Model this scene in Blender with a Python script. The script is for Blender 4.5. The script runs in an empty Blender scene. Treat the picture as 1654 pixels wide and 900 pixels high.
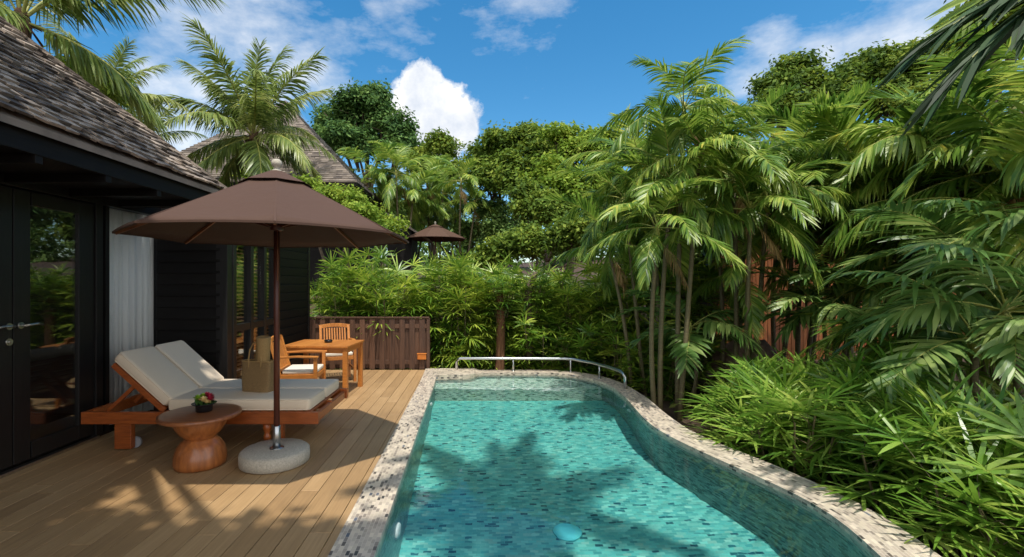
import bpy, bmesh, math, random
import numpy as np
from mathutils import Vector, Matrix

S = bpy.context.scene
COL = S.collection
R = math.radians
F, VX, VY, CH = 760.0, 770.0, 457.0, 1.6        # focal length and vanishing point in photo pixels, eye height


def at(px, py, Y):
    return Vector(((px - VX) * Y / F, Y, CH - (py - VY) * Y / F))


# ------------------------------------------------------------------ helpers
def lin(c):
    return tuple((x / 12.92 if x <= .04045 else ((x + .055) / 1.055) ** 2.4) for x in (v / 255 for v in c))


def tag(o, label=None, cat=None, group=None, kind=None):
    if label: o['label'] = label
    if cat: o['category'] = cat
    if group: o['group'] = group
    if kind: o['kind'] = kind
    return o


def empty(name, loc=(0, 0, 0), rz=0, scale=1):
    o = bpy.data.objects.new(name, None)
    o.empty_display_size = .1
    COL.objects.link(o)
    o.location = loc
    o.rotation_euler = (0, 0, rz)
    o.scale = (scale,) * 3
    return o


def copy_tree(o, parent=None):
    c = o.copy()
    COL.objects.link(c)
    if parent: c.parent = parent
    for ch in o.children: copy_tree(ch, c)
    return c


def link_mesh(name, me, parent=None, loc=None, rz=None):
    o = bpy.data.objects.new(name, me)
    COL.objects.link(o)
    if parent: o.parent = parent
    if loc is not None: o.location = loc
    if rz is not None: o.rotation_euler = (0, 0, rz)
    return o


class MB:
    def __init__(s): s.v, s.f, s.uv, s.sm = [], [], [], []

    def face(s, pts, uv=None, smooth=False):
        n = len(s.v)
        s.v += [tuple(p) for p in pts]
        s.f.append(tuple(range(n, n + len(pts))))
        s.uv.append(uv)
        s.sm.append(smooth)

    def box(s, c, d, rz=0, M=None):
        x, y, z = d[0] / 2, d[1] / 2, d[2] / 2
        P = [Vector((a, b, e)) for e in (-z, z) for a, b in ((-x, -y), (x, -y), (x, y), (-x, y))]
        if M is None: M = Matrix.Rotation(rz, 3, 'Z')
        c = Vector(c)
        n = len(s.v)
        s.v += [tuple(M @ p + c) for p in P]
        for q in ((3, 2, 1, 0), (4, 5, 6, 7), (0, 1, 5, 4), (1, 2, 6, 5), (2, 3, 7, 6), (3, 0, 4, 7)):
            s.f.append(tuple(n + i for i in q)); s.uv.append(None); s.sm.append(False)

    def bar(s, a, b, w, h, up=(0, 0, 1)):
        a, b = Vector(a), Vector(b)
        t = (b - a).normalized()
        u = Vector(up)
        if abs(t.dot(u)) > .95: u = Vector((0, 1, 0))
        sd = t.cross(u).normalized()
        u = sd.cross(t).normalized()
        M = Matrix((t, sd, u)).transposed()
        s.box((a + b) / 2, ((b - a).length, w, h), M=M)

    def tube(s, pts, r, n=8, caps=True):
        pts = [Vector(p) for p in pts]
        if not hasattr(r, '__len__'): r = [r] * len(pts)
        base = len(s.v)
        ref = Vector((.31, .17, .94)) if abs((pts[-1] - pts[0]).normalized().z) < .9 else Vector((1, 0.1, 0))
        for i, p in enumerate(pts):
            t = (pts[min(i + 1, len(pts) - 1)] - pts[max(i - 1, 0)]).normalized()
            a = t.cross(ref).normalized()
            b = t.cross(a).normalized()
            for k in range(n):
                an = 2 * math.pi * k / n
                s.v.append(tuple(p + (a * math.cos(an) + b * math.sin(an)) * r[i]))
        for i in range(len(pts) - 1):
            for k in range(n):
                k2 = (k + 1) % n
                s.f.append((base + i * n + k, base + (i + 1) * n + k, base + (i + 1) * n + k2, base + i * n + k2))
                s.uv.append(None); s.sm.append(True)
        if caps:
            s.f.append(tuple(base + k for k in range(n))); s.uv.append(None); s.sm.append(False)
            e = base + (len(pts) - 1) * n
            s.f.append(tuple(e + k for k in reversed(range(n)))); s.uv.append(None); s.sm.append(False)

    def lathe(s, prof, n=32, c=(0, 0, 0)):
        base = len(s.v)
        for r, z in prof:
            for k in range(n):
                a = 2 * math.pi * k / n
                s.v.append((c[0] + r * math.cos(a), c[1] + r * math.sin(a), c[2] + z))
        for i in range(len(prof) - 1):
            for k in range(n):
                k2 = (k + 1) % n
                s.f.append((base + i * n + k, base + i * n + k2, base + (i + 1) * n + k2, base + (i + 1) * n + k))
                s.uv.append(None); s.sm.append(True)
        s.f.append(tuple(base + k for k in reversed(range(n)))); s.uv.append(None); s.sm.append(False)
        e = base + (len(prof) - 1) * n
        s.f.append(tuple(e + k for k in range(n))); s.uv.append(None); s.sm.append(False)

    def mesh(s, name, mat):
        me = bpy.data.meshes.new(name)
        me.from_pydata(s.v, [], s.f)
        if mat: me.materials.append(mat)
        me.polygons.foreach_set('use_smooth', s.sm)
        if any(s.uv):
            lay = me.uv_layers.new(name='UVMap')
            for p, uv in zip(me.polygons, s.uv):
                if uv:
                    for li, c in zip(p.loop_indices, uv): lay.data[li].uv = c
        me.update()
        return me

    def build(s, name, mat, parent=None, bevel=0, loc=None, rz=None, seg=2):
        o = link_mesh(name, s.mesh(name, mat), parent, loc, rz)
        if bevel:
            b = o.modifiers.new('bevel', 'BEVEL')
            b.width = bevel; b.segments = seg; b.limit_method = 'ANGLE'; b.angle_limit = R(40)
        return o


# ------------------------------------------------------------------ materials
def nmat(name):
    m = bpy.data.materials.new(name)
    m.use_nodes = True
    nt = m.node_tree
    return m, nt, nt.nodes['Principled BSDF']


def N(nt, t, **kw):
    n = nt.nodes.new(t)
    for k, v in kw.items():
        if isinstance(k, str) and k.startswith('i_'): n.inputs[k[2:].replace('_', ' ')].default_value = v
        else: setattr(n, k, v)
    return n


def L(nt, a, b): nt.links.new(a, b)


def math_(nt, op, a, b=None, clamp=False):
    n = nt.nodes.new('ShaderNodeMath'); n.operation = op; n.use_clamp = clamp
    for i, x in enumerate((a, b)):
        if x is None: continue
        if isinstance(x, (int, float)): n.inputs[i].default_value = x
        else: L(nt, x, n.inputs[i])
    return n.outputs[0]


def ramp(nt, fac, stops, interp='LINEAR'):
    n = nt.nodes.new('ShaderNodeValToRGB')
    cr = n.color_ramp; cr.interpolation = interp
    while len(cr.elements) < len(stops): cr.elements.new(.5)
    for e, (p, c) in zip(cr.elements, stops):
        e.position = p; e.color = (*c, 1)
    L(nt, fac, n.inputs[0])
    return n.outputs[0]


def bump(nt, bsdf, h, dist, strength=1.0):
    b = nt.nodes.new('ShaderNodeBump'); b.inputs['Distance'].default_value = dist; b.inputs['Strength'].default_value = strength
    L(nt, h, b.inputs['Height']); L(nt, b.outputs[0], bsdf.inputs['Normal'])


def noise(nt, vec, scale, detail=4, rough=.55, stretch=None):
    if stretch is not None:
        mp = nt.nodes.new('ShaderNodeMapping'); mp.inputs['Scale'].default_value = stretch
        L(nt, vec, mp.inputs['Vector']); vec = mp.outputs[0]
    n = N(nt, 'ShaderNodeTexNoise'); n.inputs['Scale'].default_value = scale
    n.inputs['Detail'].default_value = detail; n.inputs['Roughness'].default_value = rough
    L(nt, vec, n.inputs['Vector'])
    return n.outputs['Fac']


def simple(name, c1, c2=None, rough=.6, scale=12, stretch=None, bmp=0, island=0, spec=.5, coat=0, metal=0):
    """noise-varied surface; island adds a per-piece tone"""
    m, nt, p = nmat(name)
    c2 = c2 or tuple(x * .7 for x in c1)
    tc = N(nt, 'ShaderNodeTexCoord').outputs['Object']
    f = noise(nt, tc, scale, 5, .6, stretch)
    g = math_(nt, 'MULTIPLY_ADD', f, 1.6); nt.nodes[-1].inputs[2].default_value = -.3
    if island:
        gi = N(nt, 'ShaderNodeNewGeometry').outputs['Random Per Island']
        gg = math_(nt, 'SUBTRACT', gi, .5)
        g = math_(nt, 'ADD', g, math_(nt, 'MULTIPLY', gg, island))
    L(nt, ramp(nt, g, [(0.1, c2), (.9, c1)]), p.inputs['Base Color'])
    p.inputs['Roughness'].default_value = rough
    p.inputs['Specular IOR Level'].default_value = spec
    p.inputs['Coat Weight'].default_value = coat
    p.inputs['Metallic'].default_value = metal
    if bmp: bump(nt, p, f, bmp)
    return m


def leafmat(name, dark, mid, light, rough=.42, trans=.32, old=None, oldamt=0.0):
    m, nt, p = nmat(name)
    geo = N(nt, 'ShaderNodeNewGeometry').outputs['Random Per Island']
    oi = N(nt, 'ShaderNodeObjectInfo').outputs['Random']
    tc = N(nt, 'ShaderNodeTexCoord').outputs['Object']
    nz = noise(nt, tc, 1.3, 3)
    a = math_(nt, 'ADD', math_(nt, 'MULTIPLY', geo, .5), math_(nt, 'MULTIPLY', oi, .28))
    a = math_(nt, 'ADD', a, math_(nt, 'MULTIPLY', math_(nt, 'SUBTRACT', nz, .42), 1.15), True)
    stops = [(.05, dark), (.45, mid), (.85, light)]
    if old: stops += [(1 - oldamt, light), (1, old)]
    col = ramp(nt, a, stops)
    L(nt, col, p.inputs['Base Color'])
    p.inputs['Roughness'].default_value = rough
    p.inputs['Specular IOR Level'].default_value = .5 if rough < .5 else .2
    tr = N(nt, 'ShaderNodeBsdfTranslucent')
    hs = N(nt, 'ShaderNodeHueSaturation'); hs.inputs['Value'].default_value = 1.45; hs.inputs['Saturation'].default_value = 1.0
    hs.inputs['Hue'].default_value = .485
    L(nt, col, hs.inputs['Color']); L(nt, hs.outputs[0], tr.inputs['Color'])
    mx = N(nt, 'ShaderNodeMixShader'); mx.inputs[0].default_value = trans
    L(nt, p.outputs[0], mx.inputs[1]); L(nt, tr.outputs[0], mx.inputs[2])
    L(nt, mx.outputs[0], nt.nodes['Material Output'].inputs[0])
    return m


def mosaic(name, stops, tw, th, grout, rough=.25, wobble=0):
    m, nt, p = nmat(name)
    uv = N(nt, 'ShaderNodeUVMap').outputs[0]
    sp = N(nt, 'ShaderNodeSeparateXYZ'); L(nt, uv, sp.inputs[0])
    v = math_(nt, 'DIVIDE', sp.outputs[1], th)
    row = math_(nt, 'FLOOR', v)
    off = math_(nt, 'MULTIPLY', math_(nt, 'MODULO', row, 2), .5)
    u = math_(nt, 'ADD', math_(nt, 'DIVIDE', sp.outputs[0], tw), off)
    colm = math_(nt, 'FLOOR', u)
    cb = N(nt, 'ShaderNodeCombineXYZ'); L(nt, colm, cb.inputs[0]); L(nt, row, cb.inputs[1])
    wn = N(nt, 'ShaderNodeTexWhiteNoise', noise_dimensions='2D'); L(nt, cb.outputs[0], wn.inputs['Vector'])
    col = ramp(nt, wn.outputs['Value'], stops, 'CONSTANT')
    hs = N(nt, 'ShaderNodeHueSaturation')
    sc = N(nt, 'ShaderNodeSeparateColor'); L(nt, wn.outputs['Color'], sc.inputs[0])
    L(nt, math_(nt, 'ADD', math_(nt, 'MULTIPLY', sc.outputs[1], .35), .8), hs.inputs['Value'])
    L(nt, col, hs.inputs['Color'])
    fu = math_(nt, 'ABSOLUTE', math_(nt, 'SUBTRACT', math_(nt, 'FRACT', u), .5))
    fv = math_(nt, 'ABSOLUTE', math_(nt, 'SUBTRACT', math_(nt, 'FRACT', v), .5))
    gu = math_(nt, 'GREATER_THAN', fu, .5 - .0016 / tw)
    gv = math_(nt, 'GREATER_THAN', fv, .5 - .0016 / th)
    g = math_(nt, 'MAXIMUM', gu, gv)
    mx = N(nt, 'ShaderNodeMix', data_type='RGBA')
    L(nt, g, mx.inputs[0]); L(nt, hs.outputs[0], mx.inputs[6]); mx.inputs[7].default_value = (*grout, 1)
    L(nt, mx.outputs[2], p.inputs['Base Color'])
    L(nt, math_(nt, 'ADD', math_(nt, 'MULTIPLY', g, .5), rough), p.inputs['Roughness'])
    bump(nt, p, math_(nt, 'ADD', math_(nt, 'SUBTRACT', 1, g), math_(nt, 'MULTIPLY', sc.outputs[0], .4)), .001, .6)
    return m


M = {}
M['teak'] = simple('teak', lin((208, 136, 62)), lin((164, 98, 40)), .45, 6, (1.5, 14, 14), .0006, .5, coat=.15)
M['teak_dark'] = simple('teak_dark', lin((176, 92, 36)), lin((124, 58, 20)), .4, 5, (1.2, 12, 12), .0006, .4, coat=.2)
M['acacia'] = simple('acacia', lin((184, 112, 56)), lin((122, 66, 30)), .4, 3.2, (7, 7, .9), .0004, 0, coat=.4)
M['tabletop'] = simple('tabletop_wood', lin((156, 98, 58)), lin((116, 66, 38)), .38, 4, (1, 9, 1), .0004, 0, coat=.2)
M['cushion'] = simple('cushion_canvas', lin((230, 212, 186)), lin((216, 198, 174)), .85, 260, None, .0008, 0, .2)
M['chair_cushion'] = simple('chair_canvas', lin((232, 224, 206)), lin((216, 206, 188)), .85, 200, None, .0006, 0, .2)
M['canvas'] = simple('umbrella_canvas', lin((89, 67, 56)), lin((78, 58, 48)), .8, 300, None, .0005, 0, .25)
cm = M['canvas'].node_tree
cn = noise(cm, N(cm, 'ShaderNodeTexCoord').outputs['Object'], 5, 3, .5)
cb_ = N(cm, 'ShaderNodeBump'); cb_.inputs['Distance'].default_value = .02; cb_.inputs['Strength'].default_value = .5
L(cm, cn, cb_.inputs['Height']); L(cm, cb_.outputs[0], cm.nodes['Principled BSDF'].inputs['Normal'])
M['pole'] = simple('pole_wood', lin((98, 50, 34)), lin((66, 32, 22)), .4, 8, (8, 8, .8), .0003)
M['ribwood'] = simple('rib_wood', lin((150, 100, 68)), lin((120, 76, 48)), .5, 8, (8, 8, 1), .0003)
M['steel'] = simple('brushed_steel', (.55, .56, .56), (.45, .46, .46), .28, 30, None, 0, metal=1)
M['nickel'] = simple('satin_nickel', (.62, .6, .55), (.5, .48, .44), .3, 30, None, 0, metal=1)
M['concrete'] = simple('terrazzo_concrete', lin((196, 188, 170)), lin((150, 144, 132)), .75, 70, None, .002)
M['darkwood'] = simple('dark_stained_wood', lin((27, 24, 22)), lin((16, 14, 13)), .6, 5, (1, 1, 10), .001, .6, .2)
M['frame'] = simple('black_frame', lin((30, 28, 27)), lin((20, 18, 17)), .4, 6, (8, 8, 1), .0003)
M['fence'] = simple('fence_wood', lin((106, 74, 54)), lin((66, 45, 33)), .6, 4, (12, 12, .8), .001, .55)
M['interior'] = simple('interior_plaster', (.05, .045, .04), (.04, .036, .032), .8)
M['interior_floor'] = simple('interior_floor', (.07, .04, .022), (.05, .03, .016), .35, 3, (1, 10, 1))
M['curtain'] = simple('curtain_cloth', (.9, .9, .88), (.86, .86, .84), .9, 40)
M['black'] = simple('black_glaze', (.012, .012, .013), (.008, .008, .008), .2)
M['rubber'] = simple('grey_rubber', (.3, .3, .31), (.22, .22, .23), .6)
M['straw'] = simple('woven_straw', lin((186, 152, 98)), lin((136, 104, 58)), .75, 90, (1, 1, 3), .004)
M['bagweave'] = simple('bag_weave', lin((158, 128, 84)), lin((104, 78, 44)), .8, 110, (1, 1, 2), .004)
M['white_plastic'] = simple('white_plastic', (.75, .76, .75), (.68, .7, .69), .35)
M['drain'] = simple('drain_cover', (.14, .68, .72), (.12, .62, .66), .7, spec=.1)
M['soil'] = simple('garden_soil', lin((92, 70, 52)), lin((48, 36, 28)), .9, 5, None, .02)
M['rock'] = simple('boulder_stone', lin((142, 118, 100)), lin((92, 74, 62)), .85, 3, None, .03)
M['slat'] = simple('red_brown_slat', lin((170, 100, 46)), lin((118, 66, 30)), .6, 4, (10, 10, 1), .001, .5)
M['bark'] = simple('bark', lin((120, 104, 86)), lin((72, 60, 48)), .85, 14, (1, 1, 4), .01)
M['cane'] = simple('green_cane', lin((122, 112, 76)), lin((78, 68, 48)), .6, 10, (1, 1, 12), .003)
M['fibre'] = simple('palm_fibre', lin((122, 92, 66)), lin((62, 44, 30)), .9, 10, (3, 3, 1), .02)
M['redtrunk'] = simple('red_fibre_trunk', lin((128, 88, 56)), lin((78, 52, 32)), .9, 8, (5, 5, 1), .02)
M['shingle'] = simple('weathered_shingle', lin((164, 148, 132)), lin((72, 62, 54)), .85, 7, (1, 1, 1), .004, 1.0)
M['shingle2'] = simple('far_shingle', lin((138, 126, 114)), lin((72, 64, 58)), .85, 3, None, .004, .9)
M['rachis'] = simple('palm_rachis', lin((176, 172, 90)), lin((128, 136, 60)), .5, 8)
M['blindslat'] = simple('blind_slat', lin((170, 130, 80)), lin((140, 104, 62)), .6, 20)
M['lantern'] = simple('orange_lantern', lin((206, 124, 44)), lin((180, 100, 34)), .5, 20)
M['petal_red'] = simple('petal_red', lin((190, 40, 66)), lin((150, 24, 54)), .5, 30)
M['petal_cream'] = simple('petal_cream', lin((240, 214, 150)), lin((226, 190, 120)), .5, 30)
M['petal_green'] = simple('petal_green', lin((156, 190, 50)), lin((110, 150, 36)), .5, 30)
M['flower'] = simple('white_blossom', (.8, .78, .7), (.75, .7, .6), .6)

g = lambda *c: lin(c)
M['leaf_coco'] = leafmat('coconut_leaf', g(72, 92, 42), g(118, 138, 64), g(176, 182, 112), .36, .34)
M['leaf_areca'] = leafmat('areca_leaf', g(54, 90, 32), g(104, 138, 50), g(176, 190, 88), .4, .36, g(232, 214, 92), .13)
M['leaf_dark'] = leafmat('broad_palm_leaf', g(50, 86, 40), g(94, 130, 60), g(164, 182, 106), .38, .36)
M['leaf_hang_shaded'] = leafmat('shaded_frond_leaf', g(30, 50, 28), g(48, 74, 42), g(80, 104, 64), .55, .2)  # shade of the crown above put into the colour of the hanging frond
M['leaf_dry'] = leafmat('dry_frond_leaf', g(110, 84, 52), g(150, 122, 80), g(186, 160, 112), .8, .2)
M['leaf_rhapis'] = leafmat('lady_palm_leaf', g(60, 100, 34), g(112, 152, 54), g(190, 208, 104), .32, .36)
M['leaf_hedge'] = leafmat('hedge_leaf', g(52, 88, 28), g(102, 138, 42), g(182, 196, 78), .36, .32)
M['leaf_tree'] = leafmat('tree_leaf', g(54, 80, 28), g(98, 124, 42), g(156, 168, 68), .7, .32)
M['leaf_tree2'] = leafmat('deep_tree_leaf', g(50, 82, 42), g(86, 120, 58), g(130, 154, 82), .7, .3)
M['leaf_bush'] = leafmat('bright_bush_leaf', g(64, 94, 28), g(112, 142, 44), g(170, 184, 76), .65, .36)
M['litter'] = leafmat('ground_cover_leaf', g(32, 50, 16), g(64, 84, 26), g(110, 100, 50), .6, .2)

COPE = [(0, g(204, 190, 168)), (.28, g(182, 168, 150)), (.48, g(194, 180, 162)), (.64, g(172, 158, 142)), (.78, g(142, 130, 118)),
        (.91, g(98, 88, 80)), (.965, g(76, 70, 66)), (.99, g(100, 104, 114))]
POOL = [(0, g(102, 190, 180)), (.3, g(122, 200, 188)), (.54, g(90, 178, 172)), (.76, g(74, 162, 160)), (.86, g(140, 204, 190)),
        (.925, g(44, 114, 122)), (.97, g(34, 92, 106))]
WALL = [(0, g(134, 158, 152)), (.3, g(112, 138, 136)), (.55, g(94, 122, 122)), (.74, g(54, 80, 86)), (.9, g(40, 62, 72))]
M['coping'] = mosaic('coping_mosaic', COPE, .05, .025, g(206, 194, 176), .3)
M['floor_tile'] = mosaic('pool_floor_mosaic', POOL, .066, .03, g(120, 190, 180), .3)
M['wall_tile'] = mosaic('pool_wall_mosaic', WALL, .06, .026, g(100, 146, 138), .3)
M['bench_tile'] = mosaic('bench_mosaic', [(0, g(224, 230, 214)), (.4, g(200, 216, 198)), (.64, g(160, 190, 174)), (.8, g(90, 116, 110)), (.92, g(60, 82, 82))],
                         .05, .026, g(180, 200, 185), .3)


def deck_mat():
    m, nt, p = nmat('deck_board')
    tc = N(nt, 'ShaderNodeTexCoord').outputs['Object']
    geo = N(nt, 'ShaderNodeNewGeometry').outputs['Random Per Island']
    add = N(nt, 'ShaderNodeVectorMath', operation='ADD'); L(nt, tc, add.inputs[0])
    cb = N(nt, 'ShaderNodeCombineXYZ'); L(nt, math_(nt, 'MULTIPLY', geo, 37), cb.inputs[1]); L(nt, cb.outputs[0], add.inputs[1])
    n1 = noise(nt, add.outputs[0], 3.2, 6, .65, (16, .55, 1))
    n2 = noise(nt, tc, .8, 4, .6)
    a = math_(nt, 'ADD', math_(nt, 'MULTIPLY', n1, .75), math_(nt, 'MULTIPLY', geo, .28))
    a = math_(nt, 'ADD', a, math_(nt, 'MULTIPLY', math_(nt, 'SUBTRACT', n2, .5), .7))
    L(nt, ramp(nt, a, [(.1, g(124, 97, 67)), (.5, g(161, 129, 89)), (.95, g(190, 157, 114))]), p.inputs['Base Color'])
    p.inputs['Roughness'].default_value = .48
    bump(nt, p, n1, .0012)
    return m


M['deck'] = deck_mat()


def glass_mat():
    m = bpy.data.materials.new('reflective_glass'); m.use_nodes = True
    nt = m.node_tree; nt.nodes.remove(nt.nodes['Principled BSDF'])
    t = N(nt, 'ShaderNodeBsdfTransparent'); t.inputs[0].default_value = (.97, .98, .97, 1)
    gl = N(nt, 'ShaderNodeBsdfGlossy'); gl.inputs['Roughness'].default_value = .01; gl.inputs[0].default_value = (.9, .92, .9, 1)
    lw = N(nt, 'ShaderNodeLayerWeight'); lw.inputs[0].default_value = .5
    fr = math_(nt, 'ADD', math_(nt, 'MULTIPLY', math_(nt, 'POWER', lw.outputs['Facing'], 4.0), .85), .10)
    mx = N(nt, 'ShaderNodeMixShader')
    L(nt, fr, mx.inputs[0]); L(nt, t.outputs[0], mx.inputs[1]); L(nt, gl.outputs[0], mx.inputs[2])
    L(nt, mx.outputs[0], nt.nodes['Material Output'].inputs[0])
    return m


M['glass'] = glass_mat()


def water_mat():
    m, nt, p = nmat('pool_water')
    p.inputs['Base Color'].default_value = (.78, .96, .97, 1)
    p.inputs['Transmission Weight'].default_value = 1
    p.inputs['Roughness'].default_value = 0
    p.inputs['IOR'].default_value = 1.33
    tc = N(nt, 'ShaderNodeTexCoord').outputs['Object']
    a = noise(nt, tc, 3.0, 2, .5)
    b = noise(nt, tc, 9.0, 2, .5)
    h = math_(nt, 'ADD', a, math_(nt, 'MULTIPLY', b, .25))
    bump(nt, p, h, .012, .32)
    return m


M['water'] = water_mat()

# ------------------------------------------------------------------ world, sun, camera
sun_to = Vector((.10, -.325, 1)).normalized()
W = bpy.data.worlds.new('World'); S.world = W; W.use_nodes = True
nt = W.node_tree; bg = nt.nodes['Background']; wo = nt.nodes['World Output']
sky = N(nt, 'ShaderNodeTexSky', sky_type='NISHITA', sun_disc=False)
sky.sun_elevation = math.asin(sun_to.z); sky.sun_rotation = math.atan2(sun_to.x, sun_to.y)
sky.dust_density = .3; sky.ozone_density = 2.0; sky.air_density = 1.0; sky.altitude = 30
hs = N(nt, 'ShaderNodeHueSaturation'); hs.inputs['Saturation'].default_value = 1.36; hs.inputs['Value'].default_value = 1.0; hs.inputs['Hue'].default_value = .49
L(nt, sky.outputs[0], hs.inputs['Color']); L(nt, hs.outputs[0], bg.inputs[0]); bg.inputs[1].default_value = .15
dirv = N(nt, 'ShaderNodeTexCoord').outputs['Generated']


def blob(px, py, r, gain=1.0):
    d = Vector(((px - VX) / F, 1, -(py - VY) / F)).normalized()
    dt = N(nt, 'ShaderNodeVectorMath', operation='DOT_PRODUCT'); L(nt, dirv, dt.inputs[0]); dt.inputs[1].default_value = d
    ang = math_(nt, 'ARCCOSINE', math_(nt, 'MINIMUM', dt.outputs['Value'], .999999))
    return math_(nt, 'MULTIPLY', math_(nt, 'SUBTRACT', 1, math_(nt, 'DIVIDE', ang, r / F * .92)), gain)


def union(bl):
    o = bl[0]
    for b in bl[1:]: o = math_(nt, 'MAXIMUM', o, b)
    return o


cum = union([blob(*b) for b in ((682, 142, 46), (662, 158, 40), (712, 168, 52), (735, 190, 50), (690, 196, 70), (752, 200, 30), (655, 190, 36), (720, 215, 60))])
nz1 = noise(nt, dirv, 26, 6, .58)
m1 = math_(nt, 'ADD', cum, math_(nt, 'MULTIPLY', math_(nt, 'SUBTRACT', nz1, .5), 1.1))
m1 = ramp(nt, m1, [(.12, (0, 0, 0)), (.34, (1, 1, 1))])
soft = union([blob(*b) for b in ((1245, 84, 50, .9), (1335, 96, 60, .9), (1400, 88, 70), (1470, 74, 95, 1.1), (1540, 66, 90, 1.1), (1215, 130, 60, .8), (235, 108, 42, .9),
                                 (490, 120, 85, 1.0), (440, 150, 90, .9), (330, 150, 90, .8), (260, 180, 110, .9), (390, 20, 190, .75), (300, -10, 170, .7), (640, 5, 110, .6),
                                 (520, 150, 60, .8), (300, 230, 120, 1.0), (700, 235, 110, .9), (850, -60, 160, .55))])
nz2 = noise(nt, dirv, 9, 7, .62, (1, 1, 2.2))
m2 = math_(nt, 'ADD', math_(nt, 'MULTIPLY', soft, .9), math_(nt, 'MULTIPLY', math_(nt, 'SUBTRACT', nz2, .56), 1.7))
m2 = ramp(nt, m2, [(.05, (0, 0, 0)), (1.0, (.85, .85, .85))])
sepd = N(nt, 'ShaderNodeSeparateXYZ'); L(nt, dirv, sepd.inputs[0])      # unseen bright cloud added behind the photographer as neutral fill light
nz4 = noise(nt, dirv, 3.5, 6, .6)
m_fill = math_(nt, 'ADD', math_(nt, 'MULTIPLY', sepd.outputs[1], -1.3), math_(nt, 'MULTIPLY', math_(nt, 'SUBTRACT', nz4, .42), 1.6))
m_fill = ramp(nt, m_fill, [(.1, (0, 0, 0)), (.45, (1, 1, 1))])
msk = math_(nt, 'MAXIMUM', math_(nt, 'MAXIMUM', m1, m2), m_fill)
bgc = N(nt, 'ShaderNodeBackground')
L(nt, math_(nt, 'ADD', math_(nt, 'MULTIPLY', m_fill, .6), .95), bgc.inputs[1])
nz3 = noise(nt, dirv, 14, 5, .6)
L(nt, ramp(nt, nz3, [(.3, (.66, .72, .82)), (.6, (1, 1, 1))]), bgc.inputs[0])
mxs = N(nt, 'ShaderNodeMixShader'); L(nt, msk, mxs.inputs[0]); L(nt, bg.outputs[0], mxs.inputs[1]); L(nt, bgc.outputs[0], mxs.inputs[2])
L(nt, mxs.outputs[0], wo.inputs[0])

sl = bpy.data.lights.new('sun', 'SUN'); sl.energy = 3.7; sl.angle = R(.8); sl.color = (1, .95, .87)
so = bpy.data.objects.new('sun', sl); COL.objects.link(so)
so.rotation_euler = (-sun_to).to_track_quat('-Z', 'Y').to_euler()
so.location = (0, -4, 20)
sl.cycles.is_caustics_light = True

cam = bpy.data.cameras.new('camera'); co = bpy.data.objects.new('camera', cam); COL.objects.link(co)
co.location = (0, 0, CH); co.rotation_euler = (math.pi / 2, 0, 0)
cam.sensor_width = 36; cam.lens = F / 1654 * 36
cam.shift_x = (827 - VX) / 1654; cam.shift_y = (VY - 450) / 1654
cam.clip_start = .05; cam.clip_end = 3000
S.camera = co
S.view_settings.view_transform = 'Standard'; S.view_settings.look = 'None'
S.view_settings.exposure = .25; S.view_settings.gamma = 1; S.view_settings.use_curve_mapping = False
S.cycles.max_bounces = 8; S.cycles.diffuse_bounces = 3; S.cycles.transparent_max_bounces = 8
S.cycles.use_denoising = True
S.cycles.sample_clamp_indirect = 6

# ------------------------------------------------------------------ pool outline
YS = np.arange(1.2, 7.16, .17)
in_y = [1.2, 2.0, 2.745, 2.89, 3.1, 3.42, 3.75, 4.14, 4.44, 4.69, 5.01, 5.26, 5.74, 6.43, 7.15]
in_x = [2.1, 2.22, 2.345, 2.4, 2.44, 2.45, 2.36, 2.22, 2.13, 2.05, 1.98, 1.95, 1.985, 2.065, 2.09]
ou_y = [1.2, 2.0, 2.745, 2.95, 3.15, 3.35, 3.59, 3.85, 4.11, 4.34, 4.57, 4.83, 5.26, 5.85, 6.5, 7.15]
ou_x = [2.5, 2.6, 2.70, 2.75, 2.785, 2.78, 2.745, 2.68, 2.61, 2.54, 2.44, 2.345, 2.29, 2.31, 2.37, 2.34]


def smooth_curve(ys, xs):
    d = np.interp(np.arange(1.0, 7.4, .02), ys, xs)
    k = np.exp(-.5 * (np.arange(-25, 26) / 9) ** 2); k /= k.sum()
    pad = np.concatenate([np.full(25, d[0]), d, np.full(25, d[-1])])
    return lambda y: float(np.interp(y, np.arange(1.0, 7.4, .02), np.convolve(pad, k, 'valid')))


inx, oux = smooth_curve(in_y, in_x), smooth_curve(ou_y, ou_x)
leftx = lambda y: -.575 - .015 * (y - 1.2)          # inner edge on the deck side
INNER, OUTER = [], []
for y in np.arange(1.2, 7.7, .25):
    INNER.append((leftx(y), y)); OUTER.append((leftx(y) - .28 + .006 * (y - 1.2), y))
corner_in = [(-.68, 7.95), (-.45, 7.98), (-.22, 7.99), (-.12, 8.03), (-.05, 8.12), (.0, 8.25), (.1, 8.31), (.4, 8.33), (.8, 8.34), (1.1, 8.33), (1.35, 8.31), (1.6, 8.2), (1.8, 8.0), (1.96, 7.7), (2.05, 7.42)]
corner_out = [(-.93, 8.6), (-.45, 8.61), (-.22, 8.61), (-.12, 8.61), (-.05, 8.61), (.05, 8.61), (.2, 8.61), (.45, 8.61), (.85, 8.61), (1.15, 8.61), (1.5, 8.58), (1.82, 8.42), (2.06, 8.16), (2.22, 7.85), (2.31, 7.5)]
INNER += corner_in; OUTER += corner_out
for y in YS[::-1]:
    INNER.append((inx(y), y)); OUTER.append((oux(y), y))
npt = len(INNER)
ZC, ZW = .006, -.035


def arc(pts):
    s = [0]
    for a, b in zip(pts, pts[1:] + pts[:1]): s.append(s[-1] + math.dist(a, b))
    return s


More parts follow.
